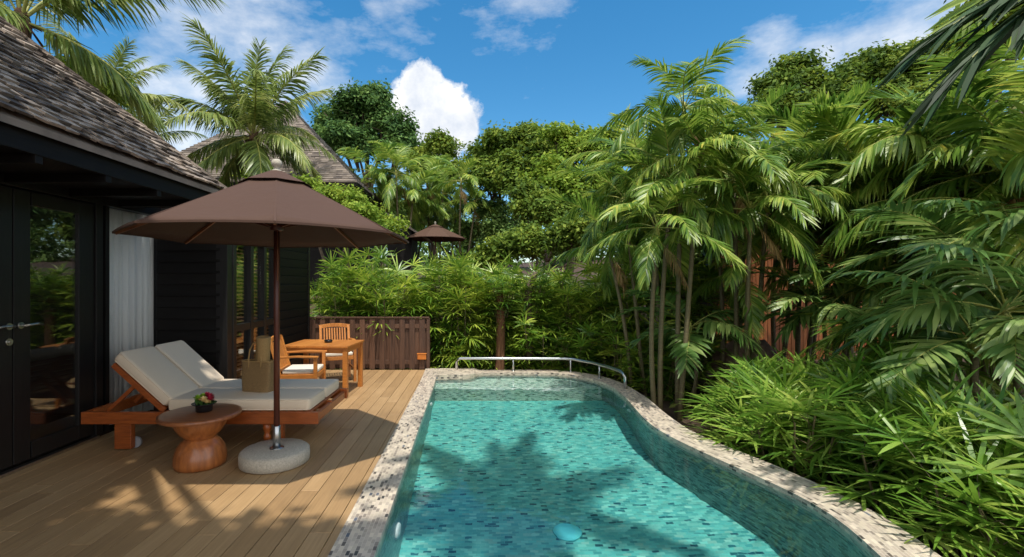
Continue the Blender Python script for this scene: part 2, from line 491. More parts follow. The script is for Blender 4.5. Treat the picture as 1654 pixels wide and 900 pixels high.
AI = arc(INNER)
cop = MB()
for i in range(npt):
    j = (i + 1) % npt
    a, b, c, d = INNER[i], INNER[j], OUTER[j], OUTER[i]
    u0, u1 = AI[i], AI[i + 1]
    w0, w1 = math.dist(a, d), math.dist(b, c)
    if i == npt - 1: u1 = u0 + math.dist(a, b)
    lift = lambda q: ZC + (.03 if (q[1] > 7.9 and q[0] < .0) else 0)
    za, zb = lift(a), lift(b)
    zc, zd = (za if c[1] > 8.55 else ZC), ZC
    zc = zb if c[1] > 8.5 and c[0] < .1 else ZC
    zd = za if d[1] > 8.5 and d[0] < .1 else ZC
    cop.face([(a[0], a[1], za), (b[0], b[1], zb), (c[0], c[1], zc), (d[0], d[1], zd)][::-1], [(u0, 0), (u1, 0), (u1, w1), (u0, w0)][::-1])
    cop.face([(a[0], a[1], za), (a[0], a[1], -.12), (b[0], b[1], -.12), (b[0], b[1], zb)][::-1], [(u0, 0), (u0, .13), (u1, .13), (u1, 0)][::-1])
    cop.face([(d[0], d[1], zd), (c[0], c[1], zc), (c[0], c[1], -.9), (d[0], d[1], -.9)][::-1], [(u0, 0), (u1, 0), (u1, .9), (u0, .9)][::-1])
tag(cop.build('pool_coping', M['coping']), kind='structure')

IN2 = INNER
shell = MB()
zf = lambda x, y: -1.12 + .02 * (y - 2)
for i in range(npt):
    j = (i + 1) % npt
    a, b = IN2[i], IN2[j]
    u0 = AI[i]; u1 = u0 + math.dist(a, b)
    shell.face([(a[0], a[1], -.12), (b[0], b[1], -.12), (b[0], b[1], -1.2), (a[0], a[1], -1.2)], [(u0, 0), (u1, 0), (u1, 1.1), (u0, 1.1)])
walls = tag(shell.build('pool_wall', M['wall_tile']), kind='structure')
fl = MB()
fl.face([(x, y, zf(x, y)) for x, y in IN2], [(x, y) for x, y in IN2])
floor = tag(fl.build('pool_floor', M['floor_tile']), kind='structure')
be = MB()
YB = 7.55
be.face([(-.75, YB, -.30), (2.15, YB, -.30), (2.15, 8.4, -.30), (-.75, 8.4, -.30)], [(-.75, YB), (2.15, YB), (2.15, 8.4), (-.75, 8.4)])
be.face([(-.75, YB, -1.2), (2.15, YB, -1.2), (2.15, YB, -.30), (-.75, YB, -.30)], [(-.75, 0), (2.15, 0), (2.15, .9), (-.75, .9)])
bench = tag(be.build('pool_bench', M['bench_tile']), kind='structure')
wa = MB()
wa.face([(x, y, ZW) for x, y in IN2], smooth=True)
me = wa.mesh('water', M['water'])
bm = bmesh.new(); bm.from_mesh(me); bmesh.ops.triangulate(bm, faces=bm.faces)
for f in bm.faces:
    f.smooth = True
    if f.normal.z < 0: f.normal_flip()
bm.to_mesh(me); bm.free()
water = tag(link_mesh('water', me), kind='structure')
water.cycles.is_caustics_caster = True
for o in (walls, floor, bench): o.cycles.is_caustics_receiver = True


def disc_light(loc, nrm, r, label, mat='white_plastic'):
    b = MB(); b.lathe([(r * .2, 0), (r, 0), (r * .96, .012), (r * .8, .02), (r * .3, .026)], 24)
    o = b.build('pool_light', M[mat])
    o.location = loc; o.rotation_euler = Vector(nrm).to_track_quat('Z', 'Y').to_euler()
    tag(o, label, 'pool light', 'lamps set in the pool walls')
    o.cycles.is_caustics_receiver = True
    return o


disc_light((leftx(3.6), 3.6, -.6), (1, 0, 0), .09, 'round white lamp in the deck-side pool wall, nearest the camera')
disc_light((leftx(6.75), 6.75, -.42), (1, 0, 0), .07, 'small round white lamp in the deck-side pool wall near the bench')
disc_light((inx(6.3), 6.3, -.3), (-1, 0, 0), .06, 'round white lamp in the curved pool wall on the garden side')
b = MB(); b.lathe([(.02, 0), (.125, 0), (.12, .012), (.05, .018)], 28)
o = b.build('drain_cover', M['drain'], loc=(.77, 4.0, zf(0, 4.0) + .002)); o.cycles.is_caustics_receiver = True
tag(o, 'round pale turquoise drain cover on the pool floor', 'drain cover')

# ------------------------------------------------------------------ deck
rnd = random.Random(3)
dk = MB()
x = -3.93
while x < -.8:
    y = -2.0
    y2 = -2.0 + rnd.uniform(.8, 3)
    while y < 8.66:
        e = min(y2, 8.66)
        dk.box((x + .069, (y + e) / 2, -.0135), (.138, e - y - .003, .027))
        y = e; y2 = e + rnd.uniform(2.4, 3.6)
    x += .143
tag(dk.build('deck', M['deck'], bevel=.002, seg=1), kind='structure')


# ------------------------------------------------------------------ ground
def gz(x, y):
    h = -.3
    t = min(max((y - 10) / 9, 0), 1); h += 1.6 * t * t * (3 - 2 * t)
    t = min(max((y - 22) / 40, 0), 1); h += 3 * t
    t = min(max((x - 5.5) / 5, 0), 1); h += .7 * t * t * (3 - 2 * t)
    if -12 < x < 2.2 and -4 < y < 8.6: return -2.0
    if -12 < x < 3 and .5 < y < 7.9 and x < oux(min(max(y, 1.2), 7.1)) + .06: return -2.0
    return h + .05 * math.sin(x * 3.1) * math.sin(y * 2.7)


xs = np.unique(np.concatenate([np.linspace(-600, -30, 8), np.arange(-30, 30, 1.0), np.arange(-1, 8, .25), np.linspace(30, 600, 8)]))
ys = np.unique(np.concatenate([np.linspace(-300, -8, 5), np.arange(-8, 60, 1.0), np.arange(7, 11, .25), np.linspace(60, 900, 8)]))
gv = [(x, y, gz(x, y)) for y in ys for x in xs]
nx = len(xs)
gf = [(j * nx + i, j * nx + i + 1, (j + 1) * nx + i + 1, (j + 1) * nx + i) for j in range(len(ys) - 1) for i in range(nx - 1)]
me = bpy.data.meshes.new('ground'); me.from_pydata(gv, [], gf); me.materials.append(M['soil'])
me.polygons.foreach_set('use_smooth', [True] * len(gf))
tag(link_mesh('ground', me), kind='structure')


# ------------------------------------------------------------------ house
def build_house():
    h = tag(empty('house', (-3.95, 4, 0)), 'dark timber villa with a shingled roof and glass doors beside the deck', 'house')

    def P(name, mb, mat, parent=h, bevel=0.003):
        o = mb.build(name, M[mat], parent, bevel)
        if parent is h: o.location = (3.95, -4, 0)
        return o
    XW, XW2 = -3.95, -3.11
    # shell
    w = MB()
    w.box((-9, 1.5, 1.35), (.15, 9, 3.0)); w.box((-6.4, -3, 1.35), (5.0, .15, 3.0)); w.box((-6.5, 5.9, 1.3), (5.0, .1, 2.9))
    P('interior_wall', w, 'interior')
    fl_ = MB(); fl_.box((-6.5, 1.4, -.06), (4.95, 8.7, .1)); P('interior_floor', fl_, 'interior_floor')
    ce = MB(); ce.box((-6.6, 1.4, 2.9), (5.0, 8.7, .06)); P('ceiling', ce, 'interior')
    # return wall with horizontal boards, facing the camera
    r = MB()
    r.box(((XW + XW2) / 2 - .02, 5.86, 1.28), (XW2 - XW - .04, .06, 2.56))
    n = 18
    for i in range(n):
        z = .04 + i * .14
        Mx = Matrix.Rotation(R(-7), 3, 'X')
        r.box(((XW + XW2) / 2 - .02, 5.805, z + .07), (XW2 - XW - .06, .02, .148), M=Mx)
    P('board_wall', r, 'darkwood')
    # far wing wall (facing the pool) with boards beyond the window
    r = MB()
    r.box((XW2 - .04, 7.95, 1.26), (.06, 1.46, 2.5))
    for i in range(n):
        z = .04 + i * .14
        r.box((XW2 + .004, 7.95, z + .066), (.022, 1.46, .134), M=Matrix.Rotation(R(6), 3, 'Y'))
    r.box((XW2 - .02, 6.53, 2.35), (.1, 1.36, .32))
    r.box((XW2 - .02, 6.53, .1), (.1, 1.36, .2))
    P('wing_wall', r, 'darkwood')
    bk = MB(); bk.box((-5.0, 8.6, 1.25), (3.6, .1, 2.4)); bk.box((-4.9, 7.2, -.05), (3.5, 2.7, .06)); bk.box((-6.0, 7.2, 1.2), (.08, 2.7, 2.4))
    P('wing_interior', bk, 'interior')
    rf = MB(); rf.box((-5.0, 7.3, 2.56), (4.3, 2.86, .08)); P('flat_roof', rf, 'darkwood')
    for cc, cd in (((XW2 - .03, 5.86, 1.25), (.14, .14, 2.5)), ((XW + .01, 5.83, 1.4), (.08, .05, 2.8)), ((XW2 - .03, 8.66, 1.25), (.12, .06, 2.5))):
        cp = MB(); cp.box(cc, cd); P('corner_post', cp, 'frame')
    # louvred window in the wing
    wn = MB()
    for y in (5.96, 6.42, 6.82, 7.19): wn.box((XW2, y, 1.2), (.1, .08, 2.0))
    for z in (.24, 1.02, 2.16): wn.box((XW2 - .002, 6.575, z), (.09, 1.2, .09))
    wf = P('window', wn, 'frame')
    for y0, y1 in ((6.0, 6.38), (6.46, 6.78), (6.86, 7.15)):
        for z0, z1 in ((.285, .975), (1.065, 2.115)):
            p_ = MB(); p_.box((XW2 - .005, (y0 + y1) / 2, (z0 + z1) / 2), (.008, y1 - y0, z1 - z0))
            p_.build('pane', M['glass'], wf)
            s_ = MB()
            z = z0 + .03
            while z < z1 - .02:
                s_.box((XW2 - .06, (y0 + y1) / 2, z), (.045, y1 - y0 - .02, .006), M=Matrix.Rotation(R(25), 3, 'Y'))
                z += .05
            s_.box((XW2 - .06, (y0 + y1) / 2, (z0 + z1) / 2), (.012, .016, z1 - z0 - .02))
            s_.build('blind', M['blindslat'], wf)
    # glazed front: double doors, fixed pane, transom
    fr = MB()
    fr.box((XW, 1.7, 2.47), (.12, 8.2, .11)); fr.box((XW, 1.7, 2.87), (.12, 8.2, .12))
    for y in (4.86, 3.1, 1.2, -.8, -2.6): fr.box((XW + .002, y, 1.42), (.11, .09, 2.78))
    fr.box((XW + .002, 4.99, 1.42), (.07, .05, 2.78))
    P('front_frame', fr, 'frame')
    for y0, y1 in ((5.015, 5.80),):
        p_ = MB(); p_.face([(XW, y0, .06), (XW, y1, .06), (XW, y1, 2.42), (XW, y0, 2.42)]); P('fixed_pane', p_, 'glass', bevel=0)
    tr_ = MB()
    for y0, y1 in ((5.015, 5.80), (3.15, 4.81), (1.25, 3.05)): tr_.face([(XW, y0, 2.53), (XW, y1, 2.53), (XW, y1, 2.80), (XW, y0, 2.80)])
    P('transom_pane', tr_, 'glass', bevel=0)
    sd_ = MB(); sd_.face([(XW - .01, 4.905, .08), (XW - .01, 4.965, .08), (XW - .01, 4.965, 2.38), (XW - .01, 4.905, 2.38)]); P('side_pane', sd_, 'glass', bevel=0)
    for (y0, y1, hy, sgn) in ((3.15, 3.965, 3.93, -1), (3.975, 4.81, 4.03, 1), (1.25, 2.1, 2.0, 1), (2.11, 3.05, 2.2, 1)):
        d = MB()
        st = .17 if sgn > 0 else .17
        a, b_ = (y0, y1)
        d.box((XW + .01, a + .075, 1.23), (.055, .15, 2.34)); d.box((XW + .01, b_ - .09, 1.23), (.055, .18, 2.34))
        d.box((XW + .01, (a + b_) / 2, 2.34), (.05, b_ - a - .33, .12)); d.box((XW + .01, (a + b_) / 2, .13), (.05, b_ - a - .33, .14))
        dr = P('glass_door', d, 'frame')
        g_ = MB(); g_.box((XW + .01, (a + b_) / 2 - .015, 1.24), (.012, b_ - a - .32, 2.08)); g_.build('pane', M['glass'], dr)
        if y0 > 3:
            k = MB()
            z = 1.235
            k.tube([(XW + .04, hy, z), (XW + .052, hy, z)], .028, 14); k.tube([(XW + .05, hy, z), (XW + .095, hy, z)], .011, 8)
            k.tube([(XW + .095, hy, z), (XW + .10, hy + sgn * .04, z + .004), (XW + .10, hy + sgn * .10, z + .008), (XW + .092, hy + sgn * .16, z - .004)], [.011, .011, .010, .008], 8)
            k.build('handle', M['nickel'], dr)
            if sgn < 0:
                k = MB(); k.tube([(XW + .04, hy, z - .13), (XW + .05, hy, z - .13)], .03, 14); k.tube([(XW + .05, hy, z - .13), (XW + .06, hy, z - .13)], .012, 8)
                k.build('lock', M['nickel'], dr)
    t = MB(); t.box((XW + .035, 4.3, .014), (.06, 1.1, .028)); t.box((XW + .035, 2.6, .012), (.05, 2.1, .024)); P('threshold', t, 'nickel')
    # main roof: pool-side slope with real shingles, hip at the far end
    tanp = 1.27 / 1.33
    pit = math.atan(tanp)
    EX, EZ, EY = -3.0, 2.67, 5.62
    up = Vector((-math.cos(pit), 0, math.sin(pit))); nrm = Vector((math.sin(pit), 0, math.cos(pit)))
    rr = random.Random(11)
    sh = MB()
    rows = 46
    for i in range(rows):
        s0 = i * .093
        yend = EY - s0 * math.cos(pit)
        y = -2.6 + rr.uniform(-.1, 0)
        row_j = rr.uniform(-.006, .006)
        while y < yend:
            wd = rr.uniform(.06, .13)
            ye = min(y + wd - .006, yend + .02)
            lo = s0 + row_j + rr.uniform(-.006, .005)
            lift = .042 + rr.uniform(-.006, .008)
            th = rr.uniform(.016, .026)
            base = Vector((EX, 0, EZ))
            tl = rr.uniform(-.006, .006)
            pts = []
            for (sx, o1, o2) in ((lo, lift + tl, lift - tl), (lo + .19, .004, .004)):
                for (yy, of) in ((y, o1), (ye, o2)):
                    q = base + up * sx + nrm * of
                    pts.append((q.x, yy, q.z)); q2 = q + nrm * th; pts.append((q2.x, yy, q2.z))
            nb = len(sh.v); sh.v += pts
            for q in ((1, 3, 7, 5), (0, 4, 6, 2), (0, 2, 3, 1), (4, 5, 7, 6), (0, 1, 5, 4), (2, 6, 7, 3)):
                sh.f.append(tuple(nb + k for k in q)); sh.uv.append(None); sh.sm.append(False)
            y = y + wd
    ro = P('roof', sh, 'shingle', bevel=0)
    # deck under shingles + hip side
    rb = MB()
    T = 4.2
    e0 = Vector((EX, EY, EZ)); top = Vector((EX - T, EY - T, EZ + T * tanp))
    rb.face([(EX, -2.6, EZ), e0, top, (EX - T, -2.6, EZ + T * tanp)])
    rb.face([e0, (EX - 2 * T, EY, EZ), top])
    rb.face([(EX, -2.6, EZ - .05), (EX - T, -2.6, EZ + T * tanp - .05), (EX - T, EY - T, EZ + T * tanp - .05), (EX, EY, EZ - .05)])
    rb.face([(EX, -2.6, EZ - .05), (EX, EY, EZ - .05), (EX, EY, EZ), (EX, -2.6, EZ)])
    rb.build('underlay', M['shingle2'], ro)
    hp = MB()
    k = 0.0
    while k < T:
        c = e0 + (top - e0).normalized() * (k * 1.0)
        if c.y < -2: break
        d = (top - e0).normalized()
        hp.bar(c + Vector((0, 0, .05)), c + d * .26 + Vector((0, 0, .035)), .13, .022)
        k += .16
    hp.build('hip_cap', M['shingle'], ro)
    fa = MB()
    fa.box((EX - .06, 1.45, EZ - .1), (.035, 8.1, .17)); fa.box((EX - .55, 1.45, EZ - .16), (1.0, 8.1, .02))
    fa.box((EX - .6, 5.52, EZ - .11), (1.1, .035, .16))
    y = -2.3
    while y < 5.4:
        fa.box((EX - .5, y, EZ - .2), (.9, .06, .08)); y += .62
    P('eave', fa, 'darkwood')


build_house()

# curtain hanging inside the fixed pane
c = MB()
ny = 140
prev = None
for i in range(ny + 1):
    y = 5.0 + .83 * i / ny
    x = -4.04 + .022 * math.sin(i * .37 + 1.2 * math.sin(i * .11)) + .014 * math.sin(i * .71 + 2) + .006 * math.sin(i * 1.9)
    cur = ((x, y, .03), (x, y, 2.78))
    if prev: c.face([prev[0], cur[0], cur[1], prev[1]], smooth=True)
    prev = cur
cu = c.build('curtain', M['curtain'])
bm = bmesh.new(); bm.from_mesh(cu.data); bmesh.ops.remove_doubles(bm, verts=bm.verts, dist=1e-5); bm.to_mesh(cu.data); bm.free()
so_ = cu.modifiers.new('thick', 'SOLIDIFY'); so_.thickness = .003
tag(cu, 'long white curtain hanging in folds behind the fixed glass pane', 'curtain')


# ------------------------------------------------------------------ umbrella
def make_umbrella(loc, label):
    u = tag(empty('patio_umbrella', loc), label, 'umbrella', 'brown patio umbrellas')
    p = MB(); p.tube([(0, 0, .14), (0, 0, 2.5)], .026, 14); p.build('pole', M['pole'], u)
    Rr, zr, zt, rt = 1.2, 2.0, 2.565, .06
    ang = [R(22.5 + 45 * k) for k in range(8)]
    cv = MB()
    prof = lambda t: zt + (zr - zt) * (t * .93 + .07 * t * t)
    nr = 8; nsub = 4
    ring = lambda t, k: Vector((math.cos(ang[k % 8]) * (rt + (Rr - rt) * t), math.sin(ang[k % 8]) * (rt + (Rr - rt) * t), prof(t)))
    for k in range(8):
        for i in range(nr):
            for j in range(nsub):
                def q(t, s):
                    a, b_ = ring(t, k), ring(t, k + 1)
                    v = a.lerp(b_, s)
                    v.z -= .022 * t * 4 * s * (1 - s)
                    if t > .99: v *= 1; v.z += .03 * 4 * s * (1 - s)
                    return v
                cv.face([q(i / nr, j / nsub), q((i + 1) / nr, j / nsub), q((i + 1) / nr, (j + 1) / nsub), q(i / nr, (j + 1) / nsub)], smooth=True)
    can = cv.build('canopy', M['canvas'], u)
    bm = bmesh.new(); bm.from_mesh(can.data); bmesh.ops.remove_doubles(bm, verts=bm.verts, dist=1e-4)
    for e in bm.edges:
        d = (e.verts[1].co - e.verts[0].co)
        m = (e.verts[1].co + e.verts[0].co) / 2
        a = math.atan2(m.y, m.x)
        if min(abs((a - x + math.pi) % (2 * math.pi) - math.pi) for x in ang) < .004: e.smooth = False
    bmesh.ops.recalc_face_normals(bm, faces=bm.faces)
    bm.to_mesh(can.data); bm.free()
    sm = can.modifiers.new('thick', 'SOLIDIFY'); sm.thickness = .004
    # seams and hem
    se = MB()
    for k in range(8):
        se.bar(ring(.02, k) + Vector((0, 0, .006)), ring(1, k) + Vector((0, 0, .006)), .014, .004)
    for k in range(8):
        pr = None
        for j in range(nsub + 1):
            s_ = j / nsub
            v = ring(1, k).lerp(ring(1, k + 1), s_); v.z += -.022 * 4 * s_ * (1 - s_) + .03 * 4 * s_ * (1 - s_)
            if pr is not None: se.bar(pr, v, .012, .016)
            pr = v
    se.build('seam', M['canvas'], can)
    vc = MB()
    for k in range(8):
        a, b_ = ring(.0, k), ring(.0, k + 1)
        a2, b2 = ring(.22, k), ring(.22, k + 1)
        dz = Vector((0, 0, .028))
        vc.face([a + dz, a2 + dz, b2 + dz, b_ + dz])
    vo = vc.build('vent', M['canvas'], can)
    sm = vo.modifiers.new('thick', 'SOLIDIFY'); sm.thickness = .004
    for k in range(8):
        rb = MB()
        rb.bar(ring(0.02, k) - Vector((0, 0, .03)), ring(.985, k) - Vector((0, 0, .016)), .016, .022)
        ro = rb.build('rib', M['ribwood'], u)
        st = MB(); a = Vector((math.cos(ang[k]), math.sin(ang[k]), 0))
        st.bar(a * .05 + Vector((0, 0, 2.10)), ring(.52, k) - Vector((0, 0, .035)), .013, .018)
        st.build('strut', M['pole'], ro)
    hb = MB(); hb.lathe([(.03, 2.06), (.055, 2.07), (.055, 2.13), (.03, 2.15)], 18); hb.build('collar', M['pole'], u)
    hb = MB(); hb.lathe([(.03, 2.47), (.06, 2.48), (.06, 2.54), (.03, 2.56)], 18); hb.build('hub', M['pole'], u)
    f = MB()
    f.lathe([(.03, 2.575), (.045, 2.58), (.045, 2.60), (.026, 2.612), (.026, 2.628), (.04, 2.64), (.046, 2.66), (.042, 2.685), (.025, 2.70), (.006, 2.706)], 18)
    f.build('finial', M['concrete'], u)
    cr = MB(); cr.tube([(.02, -.035, 2.1), (.03, -.045, 1.75), (.025, -.04, 1.62)], .004, 6); cr.build('cord', M['ribwood'], u)
    return u


um = make_umbrella((-1.785, 4.2, 0), 'large brown octagonal umbrella shading the double sun lounger')
um2 = copy_tree(um)
um2.location = at(703, 457, 19.5); um2.location.z = 1.30; um2.rotation_euler.z = R(10); um2.scale = (1.1, 1.1, 1.05)
um2['label'] = 'distant brown umbrella on the higher terrace behind the hedge'
ub = tag(empty('umbrella_base', (-1.80, 4.2, 0)), 'round pale terrazzo umbrella base with a steel sleeve', 'umbrella base')
b = MB(); b.lathe([(.27, 0), (.292, .012), (.296, .06), (.292, .108), (.27, .125), (.1, .127)], 48); b.build('slab', M['concrete'], ub)
b = MB(); b.lathe([(.034, .12), (.034, .325), (.03, .327)], 20); b.lathe([(.06, .127), (.06, .133), (.034, .135)], 20); b.build('sleeve', M['steel'], ub, loc=(.015, 0, 0))


# ------------------------------------------------------------------ double sun lounger
def cushion(name, c, d, parent, mat='cushion', Mx=None, bev=.035):
    b = MB(); b.box((0, 0, 0), d)
    o = b.build(name, M[mat], parent, bev, seg=4)
    o.data.polygons.foreach_set('use_smooth', [True] * len(o.data.polygons))
    o.location = c
    if Mx is not None: o.rotation_euler = Mx
    pp = MB()
    x, y, z = d[0] / 2 - .008, d[1] / 2 - .008, d[2] / 2 - .012
    for zz in (z, -z): pp.tube([(-x + .02, -y, zz), (x - .02, -y, zz), (x, -y + .02, zz), (x, y - .02, zz), (x - .02, y, zz), (-x + .02, y, zz), (-x, y - .02, zz), (-x, -y + .02, zz), (-x + .02, -y, zz)], .006, 6, False)
    pp.build('piping', M[mat], o)
    return o


lo = tag(empty('sun_lounger', (-2.64, 5.0, 0)), 'double teak sun lounger with raised backrests and off-white mattresses', 'sun lounger')
x0, x1, hw = -1.14, 1.12, .5
f = MB()
f.box((0, -hw, .31), (x1 - x0, .045, .115)); f.box((0, hw, .31), (x1 - x0, .045, .115))
f.box((x0 + .03, 0, .31), (.045, 2 * hw - .05, .11)); f.box((x1 - .03, 0, .30), (.045, 2 * hw - .05, .08)); f.box((.3, 0, .31), (1.6, .04, .09))
f.build('frame', M['teak_dark'], lo, .006)
s_ = MB()
for i in range(17): s_.box((-.32 + i * .084, 0, .362), (.06, 2 * hw - .02, .018))
s_.build('slats', M['teak_dark'], lo, .003)
for (x, y) in ((x0 + .40, -hw + .02), (x0 + .40, hw - .02)):
    b = MB(); b.box((x, y, .135), (.16, .06, .245)); lg = b.build('leg', M['teak_dark'], lo, .006)
    b = MB(); b.tube([(x + .07, y + .035, .055), (x + .07, y + .065, .055)], .055, 18); b.build('wheel', M['rubber'], lg, .004)
for (x, y) in ((.62, -hw + .04), (.62, hw - .04)):
    b = MB()
    b.lathe([(.02, .0), (.03, .01), (.033, .05), (.024, .075), (.036, .10), (.036, .13), (.024, .15), (.038, .19), (.04, .262)], 16, (x, y, 0))
    b.box((x + .13, y, .14), (.06, .05, .27))
    b.build('leg', M['teak_dark'], lo)
hx, hz = -.36, .372
ang = R(42)
for sg, yy in ((-1, -.25), (1, .25)):
    br = tag(empty('backrest', (hx, yy, hz)), None)
    br.parent = lo
    d = Vector((-math.cos(ang), 0, math.sin(ang)))
    f = MB()
    for s2 in (-1, 1): f.bar(Vector((0, s2 * .225, 0)), d * .66 + Vector((0, s2 * .225, 0)), .035, .05, (0, 1, 0) if False else (math.sin(ang), 0, math.cos(ang)))
    for i in range(7): f.bar(d * (.05 + i * .098) + Vector((0, -.21, .0)), d * (.05 + i * .098) + Vector((0, .21, .0)), .06, .018, (math.sin(ang), 0, math.cos(ang)))
    # build as mesh part instead of an empty
    COL.objects.unlink(br); bpy.data.objects.remove(br)
    br = f.build('backrest', M['teak_dark'], lo, .003, loc=(hx, yy, hz))
    for s2 in (-1, 1):
        pr = MB(); pr.bar(d * .40 + Vector((0, s2 * .18, -.02)), (-.58, s2 * .18, -.02), .028, .035)
        pr.build('prop', M['teak_dark'], br, .003)
    cushion('back_mattress', (hx + (d * .36).x + .055, yy, hz + (d * .36).z + .062), (.68, .475, .11), lo, 'cushion', (0, ang, 0))
    cushion('seat_mattress', (.355, yy, .428), (1.37, .485, .115), lo)


# ------------------------------------------------------------------ hourglass side table with bowl of flowers
t = tag(empty('side_table', (-2.43, 4.14, 0), 0, .88), 'hourglass-shaped polished wood side table with a round top', 'side table')
t.scale.z = .95
b = MB()
b.lathe([(.20, 0), (.232, .01), (.24, .05), (.235, .11), (.215, .17), (.18, .22), (.145, .248), (.138, .258)], 48)
b.build('pedestal', M['acacia'], t)
b = MB(); b.lathe([(.138, .258), (.145, .268), (.19, .31), (.225, .36), (.245, .415), (.245, .447)], 48); b.build('upper_bowl', M['acacia'], t)
b = MB(); b.lathe([(.33, .445), (.368, .452), (.374, .467), (.370, .482), (.34, .488), (.05, .489)], 56); b.build('top', M['tabletop'], t)

fb = tag(empty('flower_bowl', (-2.41, 4.16, .4648), 0, .93), 'small black bowl of red, cream and green blooms on the side table', 'flower bowl')
b = MB(); b.lathe([(.055, 0), (.07, .004), (.074, .05), (.078, .062), (.105, .075), (.108, .08), (.07, .072)], 28); b.build('bowl', M['black'], fb)
rr = random.Random(5)


def bloom(mb, c, r, n):
    for i in range(n):
        a = i * 2.4; el = R(15 + 60 * (i / n))
        d = Vector((math.cos(a) * math.cos(el), math.sin(a) * math.cos(el), math.sin(el)))
        sd = Vector((-math.sin(a), math.cos(a), 0))
        c_ = Vector(c)
        tip = c_ + d * r
        mid = c_ + d * r * .55 + Vector((0, 0, r * .12))
        mb.face([c_, mid + sd * r * .32, tip, mid - sd * r * .32])
        mb.face([c_ + Vector((0, 0, .002)), mid - sd * r * .3 + Vector((0, 0, .003)), tip + Vector((0, 0, .003)), mid + sd * r * .3 + Vector((0, 0, .003))])


for (mat, pts) in (('petal_red', ((.035, .03, .115, .055), (.06, -.005, .10, .05), (.0, .045, .13, .045))), ('petal_cream', ((.02, -.045, .10, .055), (.05, -.04, .085, .04))),
                   ('petal_green', ((-.045, -.02, .11, .055), (-.06, .015, .085, .05), (-.02, .02, .125, .045)))):
    for p_ in pts:
        b = MB(); bloom(b, p_[:3], p_[3], 16); b.build('bloom', M[mat], fb)
b = MB()
for i in range(16):
    a = i * .8; bloom(b, (math.cos(a) * .06, math.sin(a) * .06, .07), .055, 2)
b.build('leaves', M['leaf_dark'], fb)

# ------------------------------------------------------------------ woven bag
bg_ = tag(empty('beach_bag', (-2.255, 4.86, .485), R(-12)), 'tan woven beach bag with tall handles on the near mattress', 'bag')
b = MB()
n = 40
w, dpt, hgt = .155, .07, .31


def bagring(z, k):
    f_ = 1 + .04 * math.sin(z * 9)
    pts = []
    for i in range(n):
        a = 2 * math.pi * i / n
        ca, sa = math.cos(a), math.sin(a)
        pw = .35
        pts.append((math.copysign(abs(ca) ** pw, ca) * w * f_ * (1 + .05 * z / hgt), math.copysign(abs(sa) ** pw, sa) * dpt * f_ * (1 - .25 * z / hgt), z))
    return pts


zs = [0, .012, .06, .12, .18, .24, hgt]
rings = [bagring(z, i) for i, z in enumerate(zs)]
for i in range(len(rings) - 1):
    for k in range(n):
        b.face([rings[i][k], rings[i][(k + 1) % n], rings[i + 1][(k + 1) % n], rings[i + 1][k]], smooth=True)
b.face(rings[0][::-1])
b.face([(p[0] * .97, p[1] * .9, .2) for p in rings[-1]])
b.build('body', M['bagweave'], bg_)
b = MB(); b.tube([(p[0] * 1.01, p[1] * 1.03, p[2]) for p in rings[-1]] + [rings[-1][0]], .007, 6, False); b.build('rim', M['straw'], bg_)
for sg in (-1, 1):
    b = MB()
    b.tube([(-.07, sg * .05, .22), (-.075, sg * .055, .32), (-.06, sg * .05, .43), (-.025, sg * .042, .50), (.02, sg * .04, .505), (.05, sg * .045, .44), (.07, sg * .055, .33), (.065, sg * .05, .22)], .008, 8)
    b.build('handle', M['straw'], bg_)
mt = MB(); mt.lathe([(.055, 0), (.062, .01), (.064, .2), (.066, .40), (.07, .52), (.055, .53), (.045, .50)], 24)
o = mt.build('rolled_mat', M['straw'], loc=(-2.22, 4.88, .52)); o.rotation_euler = (R(4), R(3), 0)
tag(o, 'rolled straw mat standing up out of the woven beach bag', 'mat')


# ------------------------------------------------------------------ dining table and chairs
tb = tag(empty('dining_table', (-2.25, 6.97, 0), R(-4)), 'small square teak dining table by the louvred window', 'table')
b = MB()
for i in range(8): b.box((-.49 + .07 + i * .12, 0, .70), (.117, .76, .028))
b.build('tabletop', M['teak'], tb, .003)
b = MB()
for s2 in (-1, 1): b.box((0, s2 * .33, .645), (.84, .025, .075)); b.box((s2 * .43, 0, .645), (.025, .62, .075))
b.build('apron', M['teak'], tb, .003)
for sx in (-1, 1):
    for sy in (-1, 1):
        b = MB(); b.box((sx * .43, sy * .33, .343), (.065, .065, .685)); b.build('leg', M['teak'], tb, .004)
a = tag(empty('ashtray', (-2.2, 6.98, .714)), 'small black ashtray on the dining table', 'ashtray')
b = MB(); b.lathe([(.045, 0), (.055, .005), (.06, .04), (.052, .042), (.045, .015)], 20); b.build('dish', M['black'], a)


